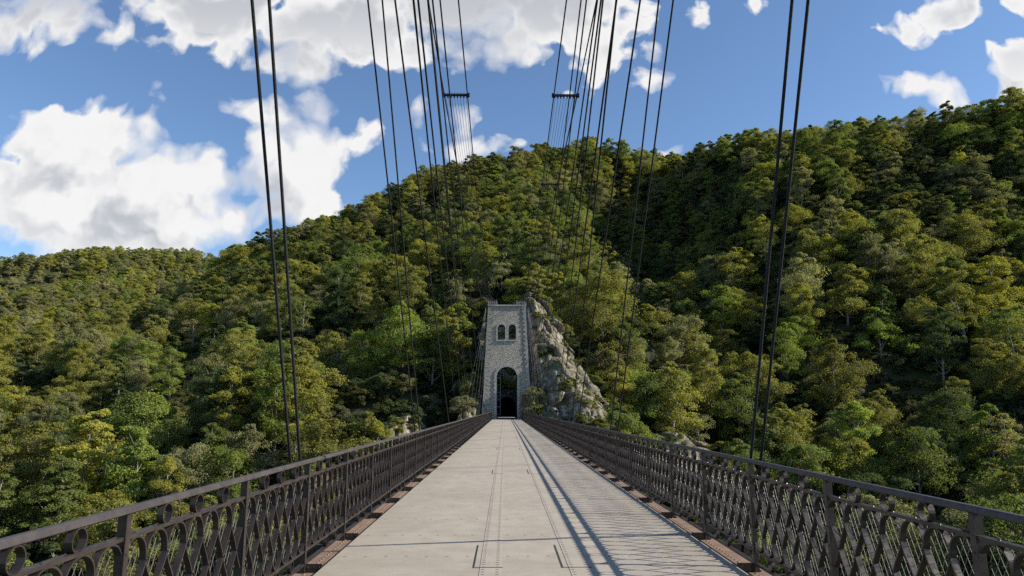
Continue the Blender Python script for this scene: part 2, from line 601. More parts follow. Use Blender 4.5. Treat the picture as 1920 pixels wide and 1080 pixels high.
# ------------------------------------------------------------------ terrain
# canopy surface: (photo x, photo y, forward distance in metres, tree cover height)
TC = [
    # right hill
    (1280, 285, 258, 10.5), (1340, 255, 240, 10.5), (1420, 240, 224, 13), (1500, 235, 216, 14), (1600, 224, 210, 14), (1700, 212, 206, 15),
    (1800, 188, 204, 14), (1920, 153, 200, 12), (2050, 175, 196, 10.5), (2250, 240, 190, 10.5), (2500, 320, 185, 10.5),
    (1400, 330, 206, 10.5), (1600, 312, 188, 10.5), (1800, 300, 180, 10.5), (2000, 310, 176, 10.5), (2250, 350, 172, 10.5),
    (1320, 400, 215, 10.5), (1450, 430, 172, 10.5), (1650, 430, 158, 10.5), (1850, 430, 154, 10.5), (2050, 440, 151, 10.5), (2300, 470, 150, 10.5),
    (1330, 520, 178, 10.5), (1500, 560, 140, 10.5), (1700, 560, 132, 10.5), (1900, 560, 129, 10.5), (2100, 565, 127, 10.5), (2350, 580, 126, 10.5),
    (1370, 640, 146, 10.5), (1500, 700, 115, 10.5), (1700, 700, 108, 10.5), (1900, 700, 106, 10.5), (2100, 700, 105, 10.5), (2350, 700, 104, 10.5),
    (1400, 780, 112, 10.5), (1600, 830, 92, 10.5), (1800, 830, 89, 10.5), (2000, 830, 88, 10.5), (2300, 830, 88, 10.5),
    (1450, 900, 92, 10.5), (1600, 960, 78, 10.5), (1800, 1000, 72, 10.5), (1950, 980, 72, 10.5), (1900, 1120, 62, 10.5), (1600, 1120, 64, 10.5), (2200, 1000, 72, 10.5),
    (1420, 268, 256, 12), (1500, 268, 252, 14), (1600, 260, 248, 14), (1700, 254, 244, 15), (1800, 230, 240, 15), (1920, 195, 236, 12),
    # gully between the hills
    (1240, 292, 300, 10.5), (1190, 400, 268, 10.5), (1190, 490, 238, 10.5), (1215, 600, 192, 11), (1285, 710, 150, 11), (1300, 790, 118, 11),
    # middle hill
    (1180, 270, 282, 12), (1100, 265, 274, 12.5), (1000, 272, 268, 12.5), (900, 287, 266, 13), (800, 316, 266, 13), (720, 350, 268, 12.5),
    (640, 390, 272, 12.5), (540, 420, 276, 13), (430, 475, 282, 12.5),
    (1100, 277, 302, 14), (900, 300, 296, 14), (720, 366, 298, 14), (540, 438, 306, 14),
    (1060, 370, 224, 10.5), (950, 380, 214, 10.5), (830, 400, 214, 10.5), (700, 450, 208, 10.5), (560, 500, 206, 10.5), (450, 520, 222, 10.5),
    (1100, 470, 178, 10.5), (980, 470, 168, 7), (850, 490, 170, 10.5), (700, 550, 156, 10.5), (560, 590, 154, 10.5), (420, 570, 192, 10.5), (340, 545, 212, 10.5),
    (900, 555, 140, 7), (1020, 545, 134, 4), (1120, 580, 142, 10.5), (1170, 640, 142, 10.5), (800, 600, 138, 10.5), (660, 660, 128, 10.5), (520, 690, 120, 10.5),
    (870, 650, 126, 4), (820, 700, 118, 5), (860, 770, 110, 3), (720, 710, 116, 4), (600, 750, 106, 6), (440, 720, 118, 10.5), (350, 790, 100, 10.5),
    (1070, 640, 128, 2), (1090, 700, 118, 2), (1120, 770, 109, 2), (1190, 720, 122, 7), (1200, 790, 106, 7), (1270, 815, 108, 4),
    (950, 600, 136, 5), (950, 690, 131, 4),
    # left flank of the middle hill
    (210, 600, 216, 10.5), (110, 630, 212, 10.5), (0, 622, 206, 10.5), (-150, 620, 200, 10.5),
    (320, 650, 154, 10.5), (200, 690, 150, 10.5), (100, 740, 132, 10.5), (-50, 720, 134, 10.5),
    (250, 760, 118, 10.5), (120, 830, 104, 10.5), (0, 860, 94, 10.5), (-100, 860, 92, 10.5), (420, 850, 92, 10.5), (640, 800, 98, 7), (760, 800, 104, 4),
    (300, 930, 80, 10.5), (100, 980, 76, 10.5), (-50, 960, 76, 10.5), (560, 900, 82, 10.5), (50, 1100, 64, 10.5), (350, 1080, 66, 10.5), (700, 900, 84, 6),
    # far hill on the left
    (0, 492, 520, 13), (80, 474, 530, 10.5), (150, 466, 545, 10.5), (300, 463, 565, 10.5), (410, 482, 585, 10.5), (520, 520, 600, 10.5), (-200, 500, 500, 10.5),
    (100, 530, 470, 10.5), (250, 520, 490, 10.5), (350, 515, 520, 10.5), (-50, 560, 430, 10.5), (150, 575, 430, 10.5),
]
# points hidden from the camera: (x, y, ground z)
TW = [
    (0, 430, 90), (120, 430, 92), (-120, 430, 80), (220, 380, 90), (330, 300, 70), (260, 300, 76), (420, 260, 60), (-40, 330, 112), (150, 340, 96), (60, 350, 104),
    (-160, 330, 8), (-230, 300, -12), (-180, 420, 15), (-280, 330, -10), (-150, 265, 8), (-110, 300, 30), (-190, 240, -10), (-250, 220, -15),
    (-420, 640, 80), (-200, 700, 110), (-50, 650, 100), (150, 700, 130), (350, 650, 120), (-350, 520, 55),
    (0, 50, -62), (40, 46, -60), (-40, 48, -60), (90, 36, -58), (-90, 44, -58), (0, 20, -60), (80, 0, -55), (-80, 0, -55), (0, -20, -36),
    (90, -40, -30), (-90, -40, -30), (150, -40, -20), (-200, -40, -20), (-200, 60, -50), (-300, 100, -30), (170, 30, -45), (230, 60, -5),
    (0, 92, -16), (8, 96, -14), (-8, 96, -14), (8, 127, 4), (8, 131, 7), (13, 128, 8), (14, 131.5, 11), (20, 129, 14), (26, 130, 18),
    (-6, 110, -3), (6, 108, -4), (0, 118, -1), (-5, 126, 2), (5, 126, 3), (0, 134, 12),
]
ctl = []
for (px, py, Y, th) in TC:
    p = at(px, py, Y)
    ctl.append((p[0], p[1], p[2] - th))
ctl += TW
ctl = np.array(ctl, float)


def rbf_fit(c, smooth=2.0):
    n = len(c)
    d = np.sqrt(((c[:, None, :2] - c[None, :, :2]) ** 2).sum(-1) + 9.0)
    A = np.zeros((n + 3, n + 3))
    A[:n, :n] = -d + np.eye(n) * smooth
    A[:n, n] = 1
    A[:n, n + 1:] = c[:, :2]
    A[n, :n] = 1
    A[n + 1:, :n] = c[:, :2].T
    b = np.zeros(n + 3)
    b[:n] = c[:, 2]
    return np.linalg.solve(A, b)


RW = rbf_fit(ctl)


def vnoise(x, y, s, seed):
    """value noise, vectorised"""
    r = np.random.RandomState(seed).rand(256, 256)
    u, v = x / s, y / s
    i, j = np.floor(u).astype(int), np.floor(v).astype(int)
    fu, fv = u - i, v - j
    fu, fv = fu * fu * (3 - 2 * fu), fv * fv * (3 - 2 * fv)
    g = lambda a, b: r[a % 256, b % 256]
    return (g(i, j) * (1 - fu) + g(i + 1, j) * fu) * (1 - fv) + (g(i, j + 1) * (1 - fu) + g(i + 1, j + 1) * fu) * fv


def ground_z(x, y):
    x, y = np.atleast_1d(np.asarray(x, float)), np.atleast_1d(np.asarray(y, float))
    sh = x.shape
    x, y = x.ravel(), y.ravel()
    out = np.zeros(len(x))
    for k in range(0, len(x), 20000):
        xs, ys = x[k:k + 20000], y[k:k + 20000]
        d = np.sqrt((xs[:, None] - ctl[:, 0]) ** 2 + (ys[:, None] - ctl[:, 1]) ** 2 + 9.0)
        n = len(ctl)
        out[k:k + 20000] = -d @ RW[:n] + RW[n] + RW[n + 1] * xs + RW[n + 2] * ys
    out += (vnoise(x, y, 24, 1) - 0.5) * 6.0 + (vnoise(x, y, 9, 2) - 0.5) * 2.0
    return out.reshape(sh)


def in_corridor(x, y):
    return (np.abs(x) < 4.2) & (y > 100) & (y < 131)


def build_terrain():
    xs = np.arange(-470, 471, 4.0)
    ys = np.arange(-60, 761, 4.0)
    X, Y = np.meshgrid(xs, ys)
    Z = ground_z(X, Y)
    Z = np.where((np.abs(X) < 9) & (Y < 104), np.minimum(Z, -8 - (104 - Y) * 0.3), Z)
    nx, ny = len(xs), len(ys)
    V = np.stack([X, Y, Z], -1).reshape(-1, 3)
    idx = np.arange(nx * ny).reshape(ny, nx)
    F = np.stack([idx[:-1, :-1], idx[:-1, 1:], idx[1:, 1:], idx[1:, :-1]], -1).reshape(-1, 4)
    cx, cy = V[F][:, :, 0].mean(1), V[F][:, :, 1].mean(1)
    F = F[~in_corridor(cx, cy)]
    me = np_mesh("hillside", V, F, [M_GROUND], True)
    o = link("hillside", me)
    props(o, "steep wooded sides of the gorge rising to the ridge", "hillside", kind="structure")


build_terrain()

# ------------------------------------------------------------------ bridge deck
Y0, Y1 = -3.0, 109.0          # start behind the viewer, end at the far tower
HW = 2.19                    # half width of the gritted deck
XR = 2.400                     # railing plane
BAY, YP0 = 1.8, 4.0 - 1.8 * 3


def build_deck():
    d = empty("bridge_deck", (0, Y0, 0))
    props(d, "long straight bridge deck surfaced in pale grit running to the stone tower", "bridge deck")
    mb = MB()
    mb.box((-HW, 0, -0.16), (HW, Y1 - Y0 + 19.0, 0))
    link("deck_surface", mb.mesh("deck_surface", [M_DECK]), d)
    for xc in (-0.42, 0.515):
        mb = MB()
        mb.box((-0.11, 0, 0.0005), (0.11, Y1 - Y0, 0.0042))
        o = link("joint_plate", mb.mesh("joint_plate", [M_STRIP]), d)
        o.location = (xc, 0, 0)
        for k in range(10):
            y = 7.57 + 10.45 * k - Y0
            mb = MB()
            mb.add([(-0.18, y - 0.008, 0.0062), (0.13, y - 0.008, 0.0062), (0.13, y + 0.008, 0.0062), (-0.169, y + 0.008, 0.0062), (-0.169, y + 1.2, 0.0062), (-0.18, y + 1.2, 0.0062),
                    (-0.18, y - 0.008, 0.0076), (0.13, y - 0.008, 0.0076), (0.13, y + 0.008, 0.0076), (-0.169, y + 0.008, 0.0076), (-0.169, y + 1.2, 0.0076), (-0.18, y + 1.2, 0.0076)],
                   [(6, 7, 8, 9, 10, 11), (5, 4, 3, 2, 1, 0)] + [(i, (i + 1) % 6, 6 + (i + 1) % 6, 6 + i) for i in range(6)])
            o = link("drain_slot", mb.mesh("drain_slot", [M_CABLE]), d)
            o.location = (xc, 0, 0)
    for s in (-1, 1):
        mb = MB()
        a, b = (HW + 0.002, HW + 0.32) if s > 0 else (-HW - 0.36, -HW - 0.002)
        mb.box((a, 0, -0.10), (b, Y1 - Y0, -0.055))
        y = 0.05
        while y < 70:
            yy = y
            mb.dome((s * (HW + 0.055), yy, -0.055), (0, 0, 1), 0.017)
            mb.dome((s * (HW + 0.17), yy + 0.03, -0.055), (0, 0, 1), 0.017)
            y += 0.11 if y < 35 else 0.22
        for k in range(0, 60):
            yb = YP0 + BAY * k - Y0
            if yb < 0: continue
            mb.box((min(s * (HW + 0.005), s * (HW + 0.315)), yb + 0.42, -0.0548), (max(s * (HW + 0.005), s * (HW + 0.315)), yb + 0.425, -0.052))
        link("riveted_edge_plate", mb.mesh("riveted_edge_plate", [M_RUST]), d)
        mb = MB()
        x0, x1 = sorted((s * (HW - 0.05), s * (HW + 0.05)))
        mb.box((x0, 0, -1.1), (x1, Y1 - Y0, -0.165))
        xa, xb = sorted((s * (HW - 0.12), s * (HW + 0.16)))
        mb.box((xa, 0, -1.14), (xb, Y1 - Y0, -1.102))
        for k in range(0, 60):
            yb = 0.4 + BAY * k
            xa, xb = sorted((s * (HW + 0.052), s * 3.25))
            mb.add([(xa, yb, -0.22), (xb, yb, -0.22), (xb, yb, -0.34), (xa, yb, -0.75), (xa, yb + .06, -0.22), (xb, yb + .06, -0.22), (xb, yb + .06, -0.34), (xa, yb + .06, -0.75)],
                   [(0, 1, 2, 3), (7, 6, 5, 4), (0, 4, 5, 1), (1, 5, 6, 2), (2, 6, 7, 3), (3, 7, 4, 0)])
        link("side_girder", mb.mesh("side_girder", [M_IRON]), d)


build_deck()

# ------------------------------------------------------------------ railings
Z_TOP, Z_UP, Z_LO, Z_BOT = 1.085, 0.937, 0.165, 0.03
PITCH_S = BAY / 7.0


def scroll_mesh():
    p = PITCH_S
    r = p / 2 - 0.004
    zc, zb = Z_UP - 0.012 - r, Z_LO + 0.012 + r
    mb = MB()

    def path(i, s):
        """from arch i down its right (s=1) or left leg to the U at the bottom"""
        xc = (i + 0.5) * p
        pts = [(xc + s * r * math.sin(a), zc + r * math.cos(a)) for a in np.linspace(0, math.pi / 2, 8)]
        n = 16
        for k in range(1, n):
            t = k / n
            e = 0.5 * t + 0.5 * (t * t * (3 - 2 * t))
            w = 0.012 * math.sin(t * 4 * math.pi) * -1
            pts.append((xc + s * (r + (2 * p - 2 * r) * e + w * 0.6), zc + (zb - zc) * t))
        xe = xc + s * 2 * p
        pts += [(xe - s * r * math.sin(a), zb - r * math.cos(a)) for a in np.linspace(math.pi / 2, 0, 8)]
        return pts

    lo, hi = 0.032, BAY - 0.012
    for i in range(-2, 9):
        for s in (1, -1):
            run = []
            for q in path(i, s):
                if lo <= q[0] <= hi:
                    run.append(q)
                else:
                    if len(run) > 1: mb.ribbon(run, -0.020, 0.020, 0.0105)
                    run = []
            if len(run) > 1: mb.ribbon(run, -0.020, 0.020, 0.0105)
    for i in range(1, 7):
        for z in (zc - 0.02, (zc + zb) / 2, zb + 0.02):
            for sx in (1, -1):
                mb.dome((sx * 0.0202, i * p, z), (sx, 0, 0), 0.011, 0, 5)
    return mb.mesh("scroll_panel", [M_IRON])


def wire_mesh_mesh():
    mb = MB()
    h0, h1 = Z_LO + 0.01, Z_UP - 0.01
    H = h1 - h0
    sl = 0.52                      # horizontal run per unit height: steep diamonds
    step = 0.062
    for s in (1, -1):
        y = -H * sl if s > 0 else 0.0
        end = BAY if s > 0 else BAY + H * sl
        while y < end:
            a, b = (y, h0), (y + s * H * sl, h1)
            # clip to the bay
            t0, t1 = 0.0, 1.0
            dy = b[0] - a[0]
            for lim, sg in ((0.02, 1), (BAY - 0.02, -1)):
                ta = (lim - a[0]) / dy
                if (dy > 0) == (sg > 0): t0 = max(t0, ta)
                else: t1 = min(t1, ta)
            if t1 - t0 > 0.03:
                A = (s * 0.002 - 0.0, a[0] + dy * t0, a[1] + H * t0)
                B = (s * 0.002 - 0.0, a[0] + dy * t1, a[1] + H * t1)
                mb.tube([A, B], 0.0017, 3, 0, False)
            y += step
    return mb.mesh("wire_mesh", [M_WIRE])


def ring_mesh(r, w=0.020):
    mb = MB()
    mb.ribbon([(r * math.cos(a), r * math.sin(a)) for a in np.linspace(0, 2 * math.pi, 20, endpoint=False)], -w, w, 0.008, closed=True)
    return mb.mesh("ring", [M_IRON])


def post_mesh():
    mb = MB()
    zt = Z_TOP - 0.02
    mb.box((-0.032, -0.006, -0.055), (0.026, 0.006, zt))          # web plate across
    mb.box((-0.032, -0.018, -0.055), (-0.026, 0.030, zt))         # flange on the deck side
    # curved gusset plates above the upper rail and below the lower rail, on the far side of the post
    for za, zb, sg in ((Z_UP + 0.012, zt, 1), (Z_LO - 0.012, -0.05, -1)):
        pts = [(0.006, zb), (0.035, zb)]
        for t in np.linspace(0.25, 1, 6):
            pts.append((0.035 + 0.11 * t ** 3, zb + (za - zb) * t))
        pts.append((0.006, za))
        n = len(pts)
        vs = [(-0.004, y, z) for y, z in pts] + [(0.004, y, z) for y, z in pts]
        fs = [tuple(range(n)), tuple(range(2 * n - 1, n - 1, -1))] + [(k, n + k, n + (k + 1) % n, (k + 1) % n) for k in range(n)]
        mb.add(vs, fs)
        for k in range(2):
            mb.dome((-0.0042, 0.022, za + (zb - za) * (0.25 + 0.45 * k)), (-1, 0, 0), 0.009, 0, 5)
            mb.dome((0.0042, 0.022, za + (zb - za) * (0.25 + 0.45 * k)), (1, 0, 0), 0.009, 0, 5)
    # foot bracket reaching over the brown edge plate to the deck
    mb.box((-0.205, 0.012, -0.0545), (0.05, 0.10, -0.040))
    mb.box((-0.205, 0.012, -0.0395), (-0.033, 0.022, 0.035))
    for k in range(3):
        mb.dome((-0.18 + 0.07 * k, 0.065, -0.040), (0, 0, 1), 0.013, 0, 5)
        mb.dome((-0.175 + 0.06 * k, 0.0119, 0.0), (0, -1, 0), 0.012, 0, 5)
    for z in (0.25, 0.4, 0.55, 0.7, 0.85):
        mb.dome((-0.0325, 0.006, z), (-1, 0, 0), 0.009, 0, 5)
    return mb.mesh("post", [M_IRON])


def build_railings():
    scroll, wires, ringt, ringb, post = scroll_mesh(), wire_mesh_mesh(), ring_mesh(0.060), ring_mesh(0.052), post_mesh()
    nb = int((Y1 - 0.6 - YP0) / BAY)
    for s, where in ((-1, "along the sunlit left deck edge"), (1, "along the right deck edge, its shadow on the deck")):
        rt = empty("railing", (s * XR, YP0, 0))
        props(rt, "iron railing with rings and scrolls " + where, "railing", "railings along the bridge deck")
        L = nb * BAY
        # everything is modelled for the right side; the left railing is mirrored by a half turn of each part
        mb = MB()
        prof = [(-0.031, -0.014), (-0.027, 0.010), (-0.015, 0.021), (0.015, 0.021), (0.027, 0.010), (0.031, -0.014), (0.018, -0.022), (-0.018, -0.022)]
        m8 = len(prof)
        mb.add([(x, 0, Z_TOP + z) for x, z in prof] + [(x, L, Z_TOP + z) for x, z in prof],
               [(k, (k + 1) % m8, m8 + (k + 1) % m8, m8 + k) for k in range(m8)] + [tuple(range(m8))[::-1], tuple(range(m8, 2 * m8))])
        link("handrail", mb.mesh("handrail", [M_RAIL]), rt)
        for nm, z in (("upper_rail", Z_UP), ("lower_rail", Z_LO), ("bottom_rail", Z_BOT)):
            mb = MB()
            mb.box((-0.024, 0, z - 0.011), (0.024, L, z + 0.011))
            if nm == "upper_rail":
                y = 0.1
                while y < 30:
                    mb.dome((0.0, y, z + 0.011), (0, 0, 1), 0.010, 0, 5)
                    y += 0.257
            link(nm, mb.mesh(nm, [M_IRON]), rt)
        rest = MB()
        for k in range(nb + 1):
            o = link("post", post, rt)
            o.location = (0, k * BAY, 0)
            if s < 0: o.scale = (-1, 1, 1)
            if k == nb: break
            o = link("scroll_panel", scroll, rt)
            o.location = (0, k * BAY, 0)
            o = link("wire_mesh", wires, rt)
            o.location = (s * 0.034, k * BAY, 0)
            for j in range(3):
                y = k * BAY + 0.45 + 0.45 * j + 0.03
                for me, zz in ((ringt, (Z_TOP - 0.026 + Z_UP + 0.011) / 2), (ringb, (Z_LO + Z_BOT) / 2)):
                    if me is ringb and j == 0: continue
                    if k < 20:
                        o = link("ring", me, rt)
                        o.location = (0, y, zz)
                    else:
                        r = 0.060 if me is ringt else 0.052
                        rest.ribbon([(y + r * math.cos(a), zz + r * math.sin(a)) for a in np.linspace(0, 2 * math.pi, 12, endpoint=False)], -0.021, 0.021, 0.008, closed=True)
        o = link("far_rings", rest.mesh("far_rings", [M_IRON]), rt)
        props(o, kind="stuff")


build_railings()

# ------------------------------------------------------------------ cables
XC = 3.05


def socket_mesh():
    """forged tensioning socket at the foot of a stay, along +Z from 0"""
    mb = MB()
    mb.tube([(0, 0, -0.05), (0, 0, 0.10), (0, 0, 0.14), (0, 0, 0.55), (0, 0, 0.62), (0, 0, 0.80)],
            [0.030, 0.034, 0.062, 0.066, 0.045, 0.029], 10)
    for sx in (-1, 1):
        mb.tube([(sx * 0.07, 0, -0.05), (sx * 0.07, 0, 0.36)], 0.014, 6)
    mb.box((-0.10, -0.035, 0.33), (0.10, 0.035, 0.39))
    mb.box((-0.10, -0.035, 0.02), (0.10, 0.035, 0.07))
    return mb.mesh("socket", [M_CABLE])


SOCKET = socket_mesh()


def stay(base, top, r, label, group, sock=0.75, mat=None):
    base, top = Vector(base), Vector(top)
    o = empty("stay_cable", base)
    props(o, label, "cable", group)
    mb = MB()
    d = top - base
    L = d.length
    sag = 0.004 * L
    mb.tube([d * t - Vector((0, 0, 1)) * (sag * 4 * t * (1 - t) * 0.25) for t in np.linspace(0, 1, 9)], r, 7)
    link("rope", mb.mesh("rope", [mat or M_CABLE], True), o)
    if sock:
        q = link("socket", SOCKET, o)
        q.location = d * (sock / d.z)
        q.rotation_euler = d.to_track_quat('Z', 'Y').to_euler()
    return o


# stays near the viewer: two sightings each, (x at the top edge of the photo), (x, y lower down), taken in the
# upright plane of that side's stays, which gives the foot and the top of each stay in metres
def on_plane(px, py, X):
    d = ray(px, py)
    return CAM_P + d * ((X - CAM_P[0]) / d[0])


NEAR_L = [(473, 545, 870), (505, 563, 868), (690, 775, 779), (717, 787, 810), (741, 812, 560), (777, 821, 437), (785, 845, 560),
          (803, 857, 560), (805, 848, 437), (812, 871, 560), (815, 866, 437), (826, 883, 560)]
NEAR_R = [(1515, 1427, 860), (1485, 1408, 860), (1262, 1158, 810), (1235, 1144, 810), (1200, 1115, 580), (1155, 1094, 580), (1155, 1076, 580),
          (1130, 1065, 580), (1126, 1050, 580), (1119, 1037, 580), (1099, 1028, 580), (1089, 1019, 580)]
ORD = ["first", "second", "third", "fourth", "fifth", "sixth", "seventh", "eighth", "ninth", "tenth", "eleventh", "twelfth"]
STAYS = {}
PAIR = (1.028, 0.972, 1.03, 0.97)       # the ropes of a pair hang side by side
for s, sd_, lst in ((-1, "left", NEAR_L), (1, "right", NEAR_R)):
    for i, (xt, xb, yb) in enumerate(lst):
        X = s * 3.05 * (PAIR[i] if i < 4 else 1.0)
        A, B = on_plane(xb, yb, X), on_plane(xt, 0, X if i < 5 else s * 2.2)     # far stays lean in toward the main cables
        d = B - A
        foot, top = A + d * ((-0.3 - A[2]) / d[2]), A + d * max((17.3 - A[2]) / d[2], 1.06)
        lab = f"black stay cable rising outside the {sd_} railing, {ORD[i]} out from the viewer"
        STAYS[s, i] = (Vector(foot), Vector(top))
        stay(foot, top, (0.0195 if i < 4 else 0.025), lab, "stay cables rising toward the viewer", 0.4 if i < 4 else 0.9 + 0.9 * max(0, min(60, foot[1]) - 35) / 30)

# fans of the far tower
FAR = [100.0, 93.0, 86.0, 79.0, 71.0, 62.0]
for s, sd_ in ((-1, "left"), (1, "right")):
    for i, yb in enumerate(FAR):
        lab = f"thin stay from the tower top to the {sd_} deck edge, {ORD[i]} from the tower"
        stay((s * XC, yb, -0.3), (s * (2.1 + 0.12 * i), 108.6, 18.5), 0.022, lab, "stay cables fanning from the stone tower", 1.2 + 0.8 * i * 0.6)

# backstay-like ropes in front of the tower's left and right feet, pale galvanised
for s, sd_ in ((-1, "left"), (1, "right")):
    for i in range(4):
        lab = f"pale rope running down beside the tower's {sd_} flank to the rock, {ORD[i]} from the masonry"
        o = stay((s * (4.6 + 0.75 * i), 107.2 - 0.8 * i, -1.5), (s * 3.35, 108.4, 17.6), 0.010, lab, "pale ropes beside the stone tower", 0, M_GALV)

# main band: outer and inner heavy ropes, thin wires between them, held by spreader bars
SP_Y = [33.0, 48.0, 64.0, 80.0, 94.0]
SP_PX = [(835, 878, 1040, 1084, 178), (865, 893, 1018, 1047, 345), (880, 905, 1005, 1030, 437), (896, 916, 988, 1008, 533), (903, 921, 982, 1001, 556)]
SP_Z, IN_X, OUT_X = [], [], []
for (a0, a1, a2, a3, py), Y in zip(SP_PX, SP_Y):
    q = [at(v, py, Y) for v in (a0, a1, a2, a3)]
    SP_Z.append(q[0][2])
    IN_X.append((q[2][0] - q[1][0]) / 2)
    OUT_X.append((q[3][0] - q[0][0]) / 2)
print("spreaders", [round(v, 2) for v in SP_Z], [round(v, 2) for v in IN_X], [round(v, 2) for v in OUT_X])
for s, sd_ in ((-1, "left"), (1, "right")):
    for nm, xs, xt in (("inner", IN_X, 1.75), ("outer", OUT_X, 2.85)):
        pts = [(s * xt, 109.6, 18.75)] + [(s * x, y, z) for x, y, z in zip(xs[::-1], SP_Y[::-1], SP_Z[::-1])]
        pts += [(s * (xs[0] - 0.15), 18.0, SP_Z[0] + 0.1), (s * (xs[0] - 0.3), 0.0, SP_Z[0] + 1.0), (s * (xs[0] - 0.35), -4.0, SP_Z[0] + 1.4)]
        o = empty("main_cable", pts[0])
        props(o, f"heavy black main cable clamped to the {nm} ends of the {sd_} spreader bars", "cable", "main cables overhead")
        mb = MB()
        mb.tube([Vector(p) - Vector(pts[0]) for p in pts], 0.03, 8)
        link("rope", mb.mesh("rope", [M_CABLE], True), o)
    # thin wire bundle
    o = empty("wire_bundle", (s * 2.3, 109.6, 18.75))
    props(o, f"bundle of thin parallel wires slung under the {sd_} spreader bars", "wire bundle", "wire bundles overhead")
    for k in range(8):
        f = (k + 0.5) / 8
        mb = MB()
        pts = [(s * (1.75 + 1.1 * f), 109.6, 18.72)]
        pts += [(s * (a + (b - a) * f), y, z - 0.11) for a, b, y, z in list(zip(IN_X, OUT_X, SP_Y, SP_Z))[::-1]]
        mb.tube([Vector(p) - o.location for p in pts], 0.010, 5)
        link("wire", mb.mesh("wire", [M_CABLE]), o)
    for k in range(5):
        a, b = IN_X[k] - 0.06, OUT_X[k] + 0.06
        o = empty("spreader_bar", (s * (a + b) / 2, SP_Y[k], SP_Z[k]))
        props(o, f"dark iron spreader bar holding the {sd_} main cables apart, {ORD[k]} one ahead of the viewer", "spreader bar", "spreader bars between the main cables")
        w = (b - a) / 2
        mb = MB()
        mb.box((-w, -0.05, -0.055), (w, 0.05, 0.055))
        for e in (-1, 1):
            mb.box((e * w - 0.05, -0.08, -0.09), (e * w + 0.05, 0.08, 0.09))
        link("beam", mb.mesh("beam", [M_CABLE]), o)
        mb = MB()
        for j in range(8):
            x = -w + 2 * w * (j + 0.5) / 8
            mb.tube([(x, 0, 0.055), (x, 0, 0.17)], 0.012, 5)
            mb.tube([(x, 0, -0.055), (x, 0, -0.09)], 0.012, 5)
            mb.box((x - 0.035, -0.04, -0.15), (x + 0.035, 0.04, -0.088))
        link("bolt_row", mb.mesh("bolt_row", [M_CABLE]), o)

# small clamps where stays cross high over the deck
for s, sd_ in ((-1, "left"), (1, "right")):
    for i, k in enumerate((5, 8, 10)):
        t = (0.66, 0.74, 0.62)[i]
        b, tp = STAYS[s, k]
        mb = MB()
        mb.tube([(0, 0, -0.22), (0, 0, -0.14), (0, 0, -0.13), (0, 0, 0.13), (0, 0, 0.14), (0, 0, 0.22)], [0.04, 0.04, 0.062, 0.062, 0.04, 0.04], 8)
        mb.box((-0.03, -0.11, -0.05), (0.03, 0.11, 0.05))
        o = link("cable_clamp", mb.mesh("cable_clamp", [M_CABLE]))
        o.location = b.lerp(tp, t)
        o.rotation_euler = (tp - b).to_track_quat('Z', 'Y').to_euler()
        props(o, f"small iron clamp gripping the {ORD[k]} {sd_} stay high above the deck", "clamp", "cable clamps")


# ------------------------------------------------------------------ the far tower
def arch_outline(xc, hw, z0, zs, n=14):
    """counter-clockwise outline of an arched opening (x,z)"""
    pts = [(xc - hw, z0), (xc + hw, z0)]
    pts += [(xc + hw * math.cos(a), zs + hw * math.sin(a)) for a in np.linspace(0, math.pi, n)]
    return pts


